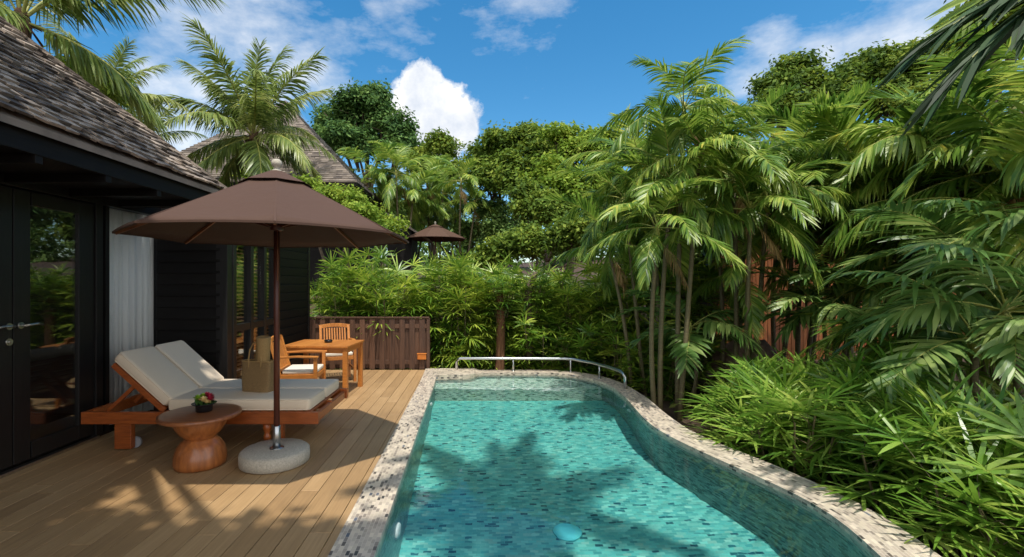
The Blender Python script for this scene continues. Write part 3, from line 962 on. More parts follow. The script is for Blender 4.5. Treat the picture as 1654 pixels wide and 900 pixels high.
def make_chair(loc, rz, label):
    c = tag(empty('armchair', loc, rz), label, 'chair', 'teak armchairs at the dining table')
    # faces +X
    for sy in (-1, 1):
        b = MB(); b.box((.23, sy * .25, .32), (.045, .045, .64)); b.build('leg', M['teak'], c, .004)
        b = MB(); b.bar((-.2, sy * .23, 0), (-.22, sy * .23, .42), .04, .04); b.bar((-.22, sy * .23, .42), (-.34, sy * .23, .86), .035, .04); b.build('leg', M['teak'], c, .004)
        b = MB(); b.bar((-.29, sy * .25, .64), (.0, sy * .262, .655), .05, .024); b.bar((.0, sy * .262, .655), (.27, sy * .262, .645), .055, .024); b.build('armrest', M['teak'], c, .005)
        b = MB(); b.bar((-.2, sy * .24, .2), (.22, sy * .245, .2), .02, .03); b.build('stretcher', M['teak'], c, .003)
    b = MB()
    for i in range(6): b.box((-.17 + i * .075, 0, .41), (.06, .46, .018))
    for s2 in (-1, 1): b.box((.01, s2 * .225, .39), (.44, .025, .055))
    b.box((.23, 0, .39), (.025, .45, .055)); b.box((-.2, 0, .39), (.025, .44, .055))
    b.build('seat', M['teak'], c, .003)
    b = MB()
    tilt = Vector((-.12, 0, .44)).normalized()
    for i in range(9):
        y = -.17 + i * .0425
        b.bar((-.235, y, .47), (-.335, y, .83), .024, .012, (1, 0, .27))
    b.bar((-.232, -.21, .47), (-.232, .21, .47), .022, .04)
    pr = None
    for i in range(9):
        y = -.25 + i * .0625
        q = Vector((-.342, y, .85 + .03 * math.cos(y * 6)))
        if pr is not None: b.bar(pr, q, .026, .06)
        pr = q
    b.build('backrest', M['teak'], c, .003)
    cushion('seat_cushion', (.02, 0, .45), (.43, .44, .055), c, 'chair_cushion', None, .018)
    return c


make_chair((-2.33, 6.28, 0), R(6), 'teak armchair seen side-on at the near side of the dining table')
make_chair((-2.3, 7.75, 0), R(-66), 'teak armchair behind the dining table, its slatted back to the fence')

# ------------------------------------------------------------------ fence, lantern, railing
fe = tag(empty('fence', (-2.0, 8.72, 0)), 'low dark brown timber fence of upright boards at the far end of the deck', 'fence')
b = MB()
xx, i = -1.09, 0
rr = random.Random(8)
while xx < 1.06:
    hj = rr.uniform(-.006, .006)
    if i % 2 == 0: b.box((xx + .056, -.024, .475 + hj), (.1, .02, .93))
    else: b.box((xx + .056, .024, .475 + hj), (.1, .02, .93))
    xx += .092; i += 1
b.build('board', M['fence'], fe, .002)
b = MB(); b.box((0, 0, .13), (2.2, .026, .08)); b.box((0, 0, .80), (2.2, .026, .08)); b.build('rail', M['fence'], fe, .002)
b = MB(); b.box((0, 0, .958), (2.24, .09, .025)); b.build('top_rail', M['fence'], fe, .003)
for xx in (-1.09, 1.1):
    b = MB(); b.box((xx, .0, .47), (.05, .07, .94)); b.build('post', M['fence'], fe, .003)
o = tag(empty('lantern', (-1.01, 8.665, .18), 0), 'small orange box lantern fixed low on the end of the fence', 'lantern')
b = MB(); b.box((0, 0, .06), (.16, .05, .10)); b.build('box', M['lantern'], o, .006)
b = MB(); b.box((0, 0, .116), (.175, .065, .014)); b.build('lid', M['lantern'], o, .003)

ra = tag(empty('pool_railing', (.6, 8.4, 0)), 'low stainless steel tube railing around the far end of the pool', 'railing')
off = Vector((.6, 8.4, 0))
zr = .235
path = [Vector(p) - off for p in ((-.36, 8.5, .02), (-.36, 8.5, .17), (-.345, 8.5, .21), (-.30, 8.5, zr), (.5, 8.5, zr), (1.58, 8.47, zr), (1.72, 8.40, zr), (1.98, 8.02, zr), (2.14, 7.6, zr), (2.22, 7.25, zr), (2.235, 7.15, zr - .02), (2.24, 7.10, zr - .06), (2.24, 7.10, .005))]
b = MB(); b.tube(path, .025, 14); b.build('rail', M['steel'], ra)
for x, y in ((.66, 8.5), (1.68, 8.42), (2.05, 7.86)):
    b = MB(); b.tube([(x - off.x, y - off.y, .0), (x - off.x, y - off.y, zr)], .017, 12); b.lathe([(.035, .008), (.035, .014), (.018, .018)], 16, (x - off.x, y - off.y, 0)); b.build('post', M['steel'], ra)

# ------------------------------------------------------------------ far villa roof, pavilion on the right
fv = tag(empty('far_villa', (-8.3, 20.4, 1.2)), 'neighbouring villa with a tall swept pyramid shingle roof behind the coconut palm', 'house')
b = MB()
rr = random.Random(4)
hs_, ez, az = 4.15, 3.9, 8.3
nrow = 46


def roof_prof(t): return (hs_ * (1 - t) ** 1.06 + .02, ez + (az - ez) * t)


for side in range(4):
    Mr = Matrix.Rotation(side * math.pi / 2, 3, 'Z')
    for i in range(nrow):
        r0, z0 = roof_prof(i / nrow); r1, z1 = roof_prof((i + 1.25) / nrow if i < nrow - 1 else 1)
        if side in (0, 1, 3):
            x = -r0
            while x < r0 - .001:
                w_ = rr.uniform(.16, .34)
                xe = min(x + w_, r0)
                j = rr.uniform(0, .03); tl_ = rr.uniform(0, .02)
                q = [(x, -r0 - j, z0 + .03 + tl_), (xe, -r0 - j, z0 + .03 + tl_), (min(max(xe, -r1), r1), -r1, z1), (min(max(x, -r1), r1), -r1, z1)]
                b.face([Mr @ Vector(p) for p in q])
                b.face([Mr @ Vector(p) for p in ((x, -r0 - j, z0 - .03), (xe, -r0 - j, z0 - .03), (xe, -r0 - j, z0 + .03 + tl_), (x, -r0 - j, z0 + .03 + tl_))])
                x = xe
        else:
            b.face([Mr @ Vector(p) for p in ((-r0, -r0, z0), (r0, -r0, z0), (r1, -r1, z1), (-r1, -r1, z1))])
b.build('roof', M['shingle2'], fv)
b = MB()
for a in range(4):
    Mr = Matrix.Rotation(a * math.pi / 2, 3, 'Z')
    b.bar(Mr @ Vector((-hs_, -hs_ + .02, ez - .05)), Mr @ Vector((hs_, -hs_ + .02, ez - .05)), .05, .2)
b.build('eave', M['darkwood'], fv)
b = MB()
for a in range(4):
    Mr = Matrix.Rotation(a * math.pi / 2, 3, 'Z')
    b.box(Mr @ Vector((0, -3.2, 1.9)), (6.5, .15, 3.9), a * math.pi / 2)
b.build('wall', M['darkwood'], fv)

tr2 = tag(empty('terrace_shelter', (-2.9, 20.5, 1.2)), 'small grey-edged lean-to roof just left of the distant umbrella', 'shelter')
b = MB(); b.box((0, 0, 2.75), (2.2, 2.4, .08), M=Matrix.Rotation(R(32), 3, 'Y')); b.build('roof', M['shingle2'], tr2)
b = MB(); b.box((-.3, 0, 1.3), (1.0, 2.0, 2.6)); b.build('wall', M['darkwood'], tr2)

pv = tag(empty('garden_pavilion', (8.3, 10.3, -.3)), 'red-brown slatted timber pavilion half hidden by the palms', 'pavilion')
b = MB()
x = -3.1
rr = random.Random(2)
while x < 4.4:
    b.box((x, 0, 1.45), (.075, .03, 2.9 + rr.uniform(-.01, .01))); x += .086
b.build('slat_wall', M['slat'], pv, 0)
b = MB(); b.box((.65, .05, 1.45), (7.6, .05, 2.9)); b.box((-3.15, 1.5, 1.45), (.06, 3, 2.9)); b.box((.65, -.05, 2.95), (7.8, .16, .16)); b.build('backing', M['darkwood'], pv)
b = MB()
for i in range(7): b.box((3.6, -.5, 2.2 + i * .13), (4.0, .03, .10), M=Matrix.Rotation(R(20), 3, 'X'))
b.build('louvre_panel', M['shingle2'], pv)


# ------------------------------------------------------------------ foliage generators
class LeafB:
    def __init__(s): s.v, s.f, s.m, s.n = [], [], [], 0

    def strip(s, p, d, wd, length, width, droop, prof=(.55, 1.0, .82, .06), twist=0, mat=0):
        p = np.array(p, float); d = np.array(d, float); d /= np.linalg.norm(d)
        wd = np.array(wd, float); wd -= d * wd.dot(d); wd /= (np.linalg.norm(wd) + 1e-9)
        k = len(prof)
        st = length / (k - 1)
        base = s.n
        for i, w in enumerate(prof):
            s.v.append(p - wd * width * w * .5); s.v.append(p + wd * width * w * .5)
            s.n += 2
            d = d + np.array((0, 0, -1.0)) * droop * st
            d /= np.linalg.norm(d)
            wd = wd - d * wd.dot(d); wd /= (np.linalg.norm(wd) + 1e-9)
            if twist:
                nn = np.cross(d, wd); wd = wd * math.cos(twist) + nn * math.sin(twist)
            p = p + d * st
        for i in range(k - 1):
            s.f.append((base + 2 * i, base + 2 * i + 1, base + 2 * i + 3, base + 2 * i + 2)); s.m.append(mat)

    def tube(s, pts, r, n=4, mat=1):
        t = MB(); t.tube(pts, r, n, False)
        b = s.n
        s.v += [np.array(p) for p in t.v]; s.n += len(t.v)
        for f in t.f: s.f.append(tuple(b + i for i in f)); s.m.append(mat)

    def mesh(s, name, mats):
        me = bpy.data.meshes.new(name)
        me.from_pydata([tuple(p) for p in s.v], [], s.f)
        for m in mats: me.materials.append(m)
        me.polygons.foreach_set('material_index', s.m)
        me.polygons.foreach_set('use_smooth', [True] * len(s.f))
        me.update()
        return me


def frond(name, e0, bend, Ln, n, ll, lw, droop, mats, seed, stem=.18, b0=72, b1=28, vee=.25, rad=.016, rag=.15):
    rg = np.random.default_rng(seed + 1000)
    lb = LeafB()
    K = 22
    P = [np.zeros(3)]; A = []
    for i in range(K):
        t = (i + .5) / K
        a = R(e0) - R(bend) * t ** 1.25
        A.append(a)
        P.append(P[-1] + np.array((math.cos(a), 0, math.sin(a))) * Ln / K)
    sway = rg.uniform(-.12, .12)
    P = [p + np.array((0, sway * Ln * (i / K) ** 2, 0)) for i, p in enumerate(P)]
    lb.tube([Vector(p) for p in P], [rad * (1 - .85 * i / K) for i in range(K + 1)], 4)
    for i in range(n):
        t = stem + (1 - stem) * (i + .5) / n
        x = t * K; k = min(int(x), K - 1); fr = x - k
        p = P[k] * (1 - fr) + P[k + 1] * fr
        a = A[k]
        T = np.array((math.cos(a), 0, math.sin(a))); Nn = np.array((-math.sin(a), 0, math.cos(a)))
        u = (t - stem) / (1 - stem)
        be_ = R(b0 + (b1 - b0) * u)
        l_ = ll * (0.45 + .55 * math.sin(math.pi * min(1, u * 1.25 + .12)) if u < .7 else max(.3, 1 - .95 * (u - .5))) 
        for sd in (-1, 1):
            if rg.random() < .03: continue
            b_ = be_ + rg.normal(0, .06)
            dd = T * math.cos(b_) + np.array((0, sd, 0)) * math.sin(b_) + Nn * (vee + rg.normal(0, .07))
            lb.strip(p, dd, T * 1.0 + Nn * rg.normal(.15, .2), l_ * rg.uniform(1 - rag, 1 + rag * .5), lw * rg.uniform(.8, 1.1) * (.7 + .5 * math.sin(math.pi * min(1, u + .1))), droop * rg.uniform(.6, 1.5))
    return lb.mesh(name, mats)


coco, areca, broad = {}, {}, {}
DRY = []
for e in (82, 62, 42, 22, 2, -22, -45):
    coco[e] = [frond('coconut_frond', e, 38 if e > 50 else 62 if e > 0 else 45, 3.4, 92, 1.02, .046, 1.5, [M['leaf_coco'], M['rachis']], 10 + e + k * 100, .14, 60, 18, .1, .036) for k in (0, 1)]
for e in (82, 62, 42, 22, 0, -25):
    areca[e] = [frond('areca_frond', e, 78 if e > 20 else 56, 1.7, 40, .56, .038, (1.0, 1.7, 2.8)[k] * (.6 if e > 50 else 1) + (.8 if e < 30 else 0), [M['leaf_areca'], M['rachis']], 300 + e + k * 77, .22, 58, 24, (.34, .22, .1)[k], .013) for k in (0, 1, 2)]
    if e <= 0: DRY.append(frond('dry_frond', -40, 35, 1.5, 24, .5, .03, 1.6, [M['leaf_dry'], M['leaf_dry']], 700 + e, .2, 45, 18, .0, .012))
    broad[e] = [frond('palm_frond', e, 70 if e > 20 else 50, 1.7, 22, .66, .066, (.9, 2.2)[k], [M['leaf_dark'], M['rachis']], 500 + e + k * 77, .22, 60, 24, .25, .014) for k in (0, 1)]


def trunk_path(a, b, sag=.0, n=7, seed=0):
    rg = random.Random(seed)
    a, b = Vector(a), Vector(b)
    o = Vector((rg.uniform(-1, 1), rg.uniform(-1, 1), 0)) * sag
    return [a.lerp(b, i / (n - 1)) + o * math.sin(math.pi * i / (n - 1)) for i in range(n)]


def crown_fronds(root, c, bank, nf, sc, rg, emin=-25, emax=84, az0=None, extra=None):
    keys = sorted(bank)
    for i in range(nf):
        e = emax - (emax - emin) * ((i + .5) / nf) ** (1.35 if bank is coco else .9)
        k = min(keys, key=lambda q: abs(q - e - rg.uniform(-9, 9)))
        az = (az0 or 0) + i * 2.39996 + rg.uniform(-.3, .3)
        o = link_mesh('frond', rg.choice(bank[k]), root, c, az)
        s = sc * rg.uniform(.82, 1.12)
        o.scale = (s, s, s)
        o.rotation_euler = (rg.uniform(-.12, .12), rg.uniform(-.1, .1), az)


def coconut(base, crown, nf, sc, label, seed, r=.14, emin=-45):
    rg = random.Random(seed)
    root = tag(empty('coconut_palm', base), label, 'palm tree', 'coconut palms')
    c = Vector(crown) - Vector(base)
    pts = trunk_path((0, 0, -.2), c, .25, 12, seed)
    t = MB(); t.tube(pts, [r * (1.25 - .55 * i / 11) for i in range(12)], 12); t.build('trunk', M['bark'], root)
    h = MB(); h.lathe([(.09, -.5), (.15, -.35), (.17, -.1), (.13, .1), (.06, .25)], 12, c)
    for i in range(22):
        a = i * 2.4
        h.bar(c + Vector((math.cos(a) * .1, math.sin(a) * .1, -.05)), c + Vector((math.cos(a) * .32, math.sin(a) * .32, rg.uniform(-.6, .1))), .05, .012)
    h.build('fibre', M['fibre'], root)
    crown_fronds(root, c, coco, nf, sc, rg, emin, 86, rg.uniform(0, 6))
    return root


def clump(name, base, stems, bank, nf, sc, label, seed, cat='palm', group=None, r=.035, emin=-25, emax=84, mat='cane'):
    rg = random.Random(seed)
    bz = gz(*base)
    root = tag(empty(name, (base[0], base[1], bz)), label, cat, group)
    for (x, y, z) in stems:
        c = Vector((x - base[0], y - base[1], z - bz))
        st = Vector((c.x * .35 + rg.uniform(-.12, .12), c.y * .35 + rg.uniform(-.12, .12), -.15))
        pts = trunk_path(st, c, .12, 8, rg.random())
        t = MB(); t.tube(pts, [r * (1.1 - .3 * i / 7) for i in range(8)], 8); t.build('trunk', M[mat], root)
        cs = MB(); cs.tube([c - Vector((0, 0, .02)), c + Vector((0, 0, .35 * sc))], [r * 1.15, r * .5], 8); cs.build('crownshaft', M['rachis'], root)
        crown_fronds(root, c + Vector((0, 0, .2 * sc)), bank, nf, sc, rg, emin, emax, rg.uniform(0, 6))
        if z > 2 and rg.random() < .7:
            o = link_mesh('dry_frond', rg.choice(DRY), root, c, rg.uniform(0, 6)); o.scale = (sc * .7,) * 3
    return root


def rhapis_mesh(name, seed, height, radius, ncane, per, fan_r, mat, low=.25, blades=(8, 13), bw=.036, upr=0, droop=(.4, 2.6)):
    rg = np.random.default_rng(seed + 1000)
    lb = LeafB()
    for _ in range(ncane):
        a = rg.uniform(0, 2 * math.pi); r0 = radius * math.sqrt(rg.random())
        cx, cy = math.cos(a) * r0, math.sin(a) * r0
        h = height * rg.uniform(.62, 1.0) * (1 - .22 * (r0 / radius) ** 2)
        lean = rg.normal(0, .06, 2)
        top = np.array((cx + lean[0] * h + math.cos(a) * .1 * h, cy + lean[1] * h + math.sin(a) * .1 * h, h))
        bot = np.array((cx * .7, cy * .7, -.1))
        lb.tube([Vector(bot), Vector(bot * .5 + top * .5), Vector(top)], [.012, .011, .008], 5, 1)
        for j in range(per):
            t = low + (1 - low) * (j + rg.random()) / per
            p = bot + (top - bot) * t
            az = rg.uniform(0, 2 * math.pi) if rg.random() < .5 else a + rg.normal(0, .9)
            el = R(min(86, rg.uniform(10, 45) + 35 * max(0, t - .6) / .4 + upr))
            ax = np.array((math.cos(az) * math.cos(el), math.sin(az) * math.cos(el), math.sin(el)))
            pl = rg.uniform(.14, .30) * (fan_r / .38)
            hub = p + ax * pl + np.array((0, 0, -.02))
            lb.tube([Vector(p), Vector(hub)], [.004, .003], 3, 1)
            ax2 = ax + np.array((0, 0, -.35 if not upr else -.3)); ax2 /= np.linalg.norm(ax2)
            side = np.cross(ax2, (0, 0, 1.0)); side /= np.linalg.norm(side)
            nb = int(rg.integers(*blades))
            spread = R(rg.uniform(95, 135) + (20 if upr else 0))
            nrm = np.cross(side, ax2)
            for b_ in range(nb):
                ph = -spread + 2 * spread * (b_ + .5) / nb + rg.normal(0, .05)
                d = ax2 * math.cos(ph) + side * math.sin(ph) + nrm * (rg.uniform(.08, .42) if upr else rg.uniform(.05, .3))
                wv = np.cross(d, nrm) + nrm * rg.normal(0, .25)
                lb.strip(hub, d, wv, fan_r * rg.uniform(.75, 1.1) * (1 - .18 * abs(ph) / spread), bw * rg.uniform(.8, 1.15), rg.uniform(*droop), (.4, .9, 1.0, .75, .1))
    return lb.mesh(name, [M[mat], M['cane']])


RH_LOW = [rhapis_mesh('foliage', 40 + i, .82, .36, 10, 5, .41, 'leaf_rhapis', .35, (12, 17), .028, 0, (.3, 1.9)) for i in range(5)]
RH_HEDGE = [rhapis_mesh('foliage', 60 + i, 2.3, .42, 13, 14, .42, 'leaf_hedge', .12, (11, 16), .028) for i in range(4)]
RH_MID = [rhapis_mesh('foliage', 80 + i, 1.5, .4, 12, 10, .36, 'leaf_hedge', .1, (7, 11), .04) for i in range(3)]


def rhapis(bank, i, x, y, rz, sc, label, group, z=None):
    o = link_mesh('lady_palm', bank[i % len(bank)], None, (x, y, gz(x, y) if z is None else z), rz)
    o.scale = (sc, sc, sc * random.Random(i).uniform(.92, 1.06))
    return tag(o, label, 'shrub', group)


def leaf_cloud(rg, lobes, tufts, per, tr, size, mats, name='crown', flat=.65, asp=.5):
    V = []
    if name == 'crown':
        sub = []
        for l in lobes:
            sub.append((l[0], l[1], l[2], l[3] * .62, l[4] * .62, l[5] * .62))
            for k in range(7):
                d = rg.normal(size=3); d /= np.linalg.norm(d)
                if d[2] < -.3: d[2] *= -.5
                q = rg.uniform(.26, .5)
                w = 1.02 - q * .75
                sub.append((l[0] + d[0] * l[3] * w, l[1] + d[1] * l[4] * w, l[2] + d[2] * l[5] * w, l[3] * q, l[4] * q, l[5] * q * .85))
        lobes = sub
        tufts = int(tufts * 1.5)
    area = np.array([l[3] * l[4] + l[3] * l[5] for l in lobes], float); area /= area.sum()
    for l, w in zip(lobes, area):
        c = np.array(l[:3]); rad = np.array(l[3:6])
        nt_ = max(4, int(tufts * w))
        d = rg.normal(size=(nt_, 3)); d /= np.linalg.norm(d, axis=1)[:, None]
        d[:, 2] = np.where(d[:, 2] < -.5, -d[:, 2], d[:, 2])
        bumpy = 1 + .2 * np.sin(d[:, 0] * 5 + c[0] * 3) * np.sin(d[:, 1] * 4 + c[1]) + .16 * np.sin(d[:, 2] * 7 + c[2] * 5 + d[:, 0] * 3)
        rr_ = np.where(rg.random(nt_) < .75, rg.uniform(.78, 1.06, nt_), rg.uniform(.35, .8, nt_)) * (bumpy if name != 'crown' else 1)
        tp = c + d * rad * rr_[:, None]
        m = rg.integers(int(per * .5), int(per * 1.5) + 1, nt_)
        idx = np.repeat(np.arange(nt_), m)
        trs = tr * rg.uniform(.6, 1.4, nt_)[idx]
        off = np.clip(rg.normal(size=(len(idx), 3)), -1.5, 1.5) * trs[:, None] * .8 * np.array((1, 1, flat))
        p = tp[idx] + off
        nrm = d[idx] * .5 + np.array((0, 0, .8)) + rg.normal(size=(len(idx), 3)) * .55 + off / (tr + 1e-6) * .25
        nrm /= np.linalg.norm(nrm, axis=1)[:, None]
        u = rg.normal(size=(len(idx), 3)) + off / (tr + 1e-6) * .6 + np.array((0, 0, -.4)); u -= nrm * (u * nrm).sum(1)[:, None]; u /= (np.linalg.norm(u, axis=1)[:, None] + 1e-9)
        v = np.cross(nrm, u)
        s = size * rg.uniform(.6, 1.25, len(idx))[:, None]
        V.append(np.stack([p - u * s * .5, p + v * s * asp * .5 - nrm * s * .08, p + u * s * .5 - nrm * s * .15, p - v * s * asp * .5 - nrm * s * .08], 1).reshape(-1, 3))
    V = np.concatenate(V)
    n = len(V) // 4
    me = bpy.data.meshes.new(name)
    me.vertices.add(len(V)); me.vertices.foreach_set('co', V.astype(np.float32).ravel())
    me.loops.add(n * 4); me.loops.foreach_set('vertex_index', np.arange(n * 4, dtype=np.int32))
    me.polygons.add(n); me.polygons.foreach_set('loop_start', np.arange(0, n * 4, 4, dtype=np.int32))
    for m_ in mats: me.materials.append(m_)
    me.update(calc_edges=True)
    me.validate()
    return me


def tree(base, lobes, label, seed, mat='leaf_tree', tufts=260, per=34, tr=.3, size=.2, trunk_r=.16, name='broadleaf_tree', cat='tree', group='trees beyond the hedge', flat=.65, asp=.5, barkm='bark', fork=.45):
    """lobes in world coordinates (x, y, z, rx, ry, rz)"""
    rg = np.random.default_rng(seed + 1000); rr = random.Random(seed)
    bz = gz(*base)
    root = tag(empty(name, (base[0], base[1], bz)), label, cat, group)
    off = Vector((base[0], base[1], bz))
    lob = [(l[0] - off.x, l[1] - off.y, l[2] - off.z, *l[3:]) for l in lobes]
    c = Vector((sum(l[0] for l in lob) / len(lob), sum(l[1] for l in lob) / len(lob), min(l[2] for l in lob)))
    t = MB()
    fk = Vector((c.x * .5, c.y * .5, max(.5, c.z * fork)))
    t.tube(trunk_path((0, 0, -.2), fk, trunk_r * 1.2, 6, seed), [trunk_r * (1.2 - .08 * i) for i in range(6)], 9)
    for l in lob:
        e = Vector(l[:3])
        t.tube(trunk_path(fk, e, .3, 6, rr.random()), [trunk_r * .6 * (1 - .16 * i) for i in range(6)], 7)
        for q in range(3):
            d = Vector((rr.uniform(-1, 1) * l[3], rr.uniform(-1, 1) * l[4], rr.uniform(-.2, .9) * l[5])) * .85
            t.tube([e.lerp(fk, .3), e + d * .4, e + d], [trunk_r * .26, trunk_r * .15, trunk_r * .05], 5)
    t.build('trunk', M[barkm], root)
    link_mesh('crown', leaf_cloud(rg, lob, tufts, per, tr, size, [M[mat]], 'crown', flat, asp), root)
    return root


exec_veg = True
# ---- coconut palms on the left
p = at(410, 222, 14.5)
coconut((p.x + .3, p.y + .4, gz(p.x, p.y)), p, 25, .86, 'coconut palm with a full crown in front of the pyramid roof', 21)
p = at(34, 34, 9.2)
coconut((p.x - .3, p.y + .6, gz(p.x, p.y)), p, 15, 1.0, 'coconut palm at the top left with a fibrous brown crown base above the shingled roof', 33, .16)
p = at(168, 168, 13)
coconut((p.x, p.y + .4, gz(p.x, p.y)), p, 16, .62, 'smaller coconut palm rising just behind the roof hip', 45, .1, -30)
p = at(232, 232, 15.5)
coconut((p.x, p.y + .4, gz(p.x, p.y)), p, 13, .6, 'low coconut palm whose fronds arch out between the roof hip and the big palm', 52, .1, -30)
# frangipani-like shrub with white blossoms by the roof
p = at(128, 128, 11.2)
fs = tree((p.x, p.y + .5), [(p.x, p.y, p.z, .55, .5, .55), (p.x + .45, p.y, p.z - .5, .5, .5, .5)], 'leafy flowering tree with a few white blossoms behind the roof', 61, 'leaf_bush', 60, 26, .22, .2, .08, 'flowering_tree', 'tree', 'trees beside the villa roof', .8, .35)
fm = MB()
rr = random.Random(6)
for i in range(14):
    q = Vector((rr.uniform(-.5, .5), rr.uniform(-.6, -.3), rr.uniform(-.1, .55))) + Vector((0, -.5, p.z - gz(p.x, p.y + .5)))
    bloom(fm, q, .07, 5)
fm.build('blossom', M['flower'], fs)

# ---- far trees
G1 = 'trees beyond the hedge'


def lob(px, py, Y, r, fy=.8, fz=.85):
    q = at(px, py, Y); k = r * Y / F
    return (q.x, q.y, q.z, k, k * fy, k * fz)


tree((-6.6, 29), [lob(585, 190, 28, 52), (*at(548, 212, 28.5), 1.9, 1.7, 1.5), lob(625, 215, 27.5, 45), lob(575, 240, 27, 55), lob(650, 245, 27.5, 42), lob(520, 240, 28, 40), lob(600, 165, 28, 34)],
     'big rounded dark green tree left of the white cloud', 71, 'leaf_tree2', 620, 42, .34, .26, .3)
tree((-2.3, 27), [lob(705, 245, 26, 32, .8, 1.2), lob(690, 285, 25.5, 40), lob(725, 285, 26, 34), lob(668, 262, 26.5, 26)],
     'slim lighter green tree directly under the white cloud', 72, 'leaf_tree', 260, 34, .3, .22, .16)
tree((1.4, 22.5), [lob(812, 245, 22, 44), lob(790, 295, 21.5, 46), lob(850, 225, 22.5, 36), lob(835, 290, 21, 50), lob(870, 255, 22, 42), lob(772, 262, 22.5, 28)],
     'broad green tree in the middle with a domed leafy crown', 73, 'leaf_tree', 520, 40, .3, .22, .22)
tree((3.4, 19.8), [lob(930, 250, 19.5, 50), lob(900, 300, 19, 52), lob(965, 240, 20, 44), lob(975, 300, 19, 50), lob(1010, 255, 20, 44), lob(925, 330, 18.5, 40), lob(905, 222, 20, 30)],
     'bright yellow-green tree left of the tall areca palm', 74, 'leaf_bush', 560, 40, .28, .2, .2)
tree((2.6, 17.5), [lob(870, 340, 17.5, 34), lob(905, 352, 17.2, 34), lob(848, 318, 18, 26), lob(925, 380, 17, 26)],
     'leafy tree on a pale bent trunk above the hedge', 75, 'leaf_tree', 220, 36, .26, .18, .11, fork=.55)
tree((.4, 22.5), [lob(790, 350, 22, 42), lob(760, 385, 22.5, 36), lob(815, 380, 21, 40), lob(840, 395, 20.5, 36), lob(700, 350, 25, 50), lob(650, 345, 26, 40)],
     'dark shaded undergrowth tree right of the distant umbrella', 76, 'leaf_tree2', 300, 36, .28, .2, .12)
tree((-3.7, 12.4), [(*at(590, 360, 12), .75, .7, .5), (*at(545, 325, 12.2), .65, .6, .45), (*at(520, 350, 12), .7, .7, .6), (*at(625, 380, 12), .55, .6, .4), (*at(500, 310, 12.6), .4, .4, .35)],
     'bright fresh-green bushy tree just behind the big umbrella', 77, 'leaf_bush', 330, 34, .17, .1, .1)
tree((-9.5, 17.5), [(*at(350, 290, 17.5), 1.2, .8, .6), (*at(420, 300, 17.2), .8, .8, .5)],
     'green shrub tree under the eaves of the pyramid roof', 78, 'leaf_bush', 160, 34, .24, .16, .1)
# right-hand skyline
tree((9.2, 16.5), [lob(1275, 122, 15.5, 42, .8, .8), lob(1245, 150, 15.5, 36), lob(1310, 140, 15, 40), lob(1270, 185, 15, 55)],
     'rounded open-crowned tree on the skyline right of the tall areca', 79, 'leaf_tree', 260, 26, .24, .17, .2)
tree((11.2, 14.5), [lob(1370, 135, 14.5, 42), lob(1420, 120, 14.5, 42), lob(1350, 175, 14, 50), lob(1430, 170, 14, 55), lob(1390, 108, 15, 28)],
     'light green airy tree on the skyline below the right-hand cloud', 80, 'leaf_tree', 360, 30, .22, .16, .16)
tree((12.6, 13.2), [lob(1490, 115, 13.5, 50), lob(1530, 100, 13.2, 46), lob(1500, 180, 13, 60), lob(1470, 95, 13.8, 26)],
     'airy tree on the skyline left of the hanging dark frond', 81, 'leaf_tree', 320, 30, .22, .15, .16)
tree((11.5, 10.2), [lob(1600, 30, 10.2, 55), lob(1570, 60, 10.0, 45), lob(1640, 60, 10, 60), lob(1610, -40, 10.5, 70), lob(1660, -10, 10, 60)],
     'tall leafy tree reaching the top edge at the right', 82, 'leaf_tree', 420, 34, .2, .15, .18)

tree((5.2, 11.8), [lob(1085, 330, 11.5, 70), lob(1160, 300, 11.8, 70), lob(1240, 290, 11.8, 70), lob(1320, 270, 12, 75), lob(1400, 270, 12, 75), lob(1120, 400, 11, 60), lob(1020, 350, 12, 60)],
     'dense bushy tree filling the gaps behind the areca stems', 83, 'leaf_tree2', 420, 40, .24, .2, .14)

tree((1.0, 15.2), [lob(775, 432, 15, 26), lob(815, 412, 15, 32), lob(865, 398, 15, 40), lob(930, 392, 14.8, 44), lob(990, 380, 14.6, 48)],
     'long low green thicket just over the hedge top', 84, 'leaf_tree', 330, 38, .24, .17, .1)

# a wooded slope far behind, one mass
rg = np.random.default_rng(9)
lobs = []
for i in range(60):
    x = -46 + i * 1.75 + rg.uniform(-1, 1)
    lobs.append((x, 44 + rg.uniform(-4, 6), 4.0 + rg.uniform(-1, 2.0), 2.6, 2.6, 3.6))
o = link_mesh('woodland', leaf_cloud(rg, lobs, 2600, 30, .55, .5, [M['leaf_tree2']], 'woodland'))
tag(o, 'distant wooded slope behind the gardens', 'woodland', None, 'stuff')

# ---- distant areca palms beyond the hedge
GA = 'feathery palms beyond the hedge'
k = 0
for (px, py, Y, sc, lb_) in ((598, 285, 20, 1.15, 'feathery palm beside the eave corner of the pyramid roof'), (640, 290, 19.5, 1.1, 'feathery palm right of the pyramid roof, second along'),
                             (690, 300, 23, 1.3, 'feathery palm below the slim tree under the cloud'), (715, 320, 22.5, 1.1, 'small yellow-tipped palm directly above the distant umbrella'),
                             (662, 335, 22, 1.0, 'small palm above the grey lean-to roof'), (745, 300, 20.5, 1.0, 'feathery palm left of the domed tree in the middle')):
    c = at(px, py, Y)
    clump('feather_palm', (c.x, c.y + .1), [(c.x, c.y, c.z), (c.x + .6, c.y + .5, c.z - .9)], areca, 11, sc, lb_, 200 + k, 'palm', GA, .05)
    k += 1

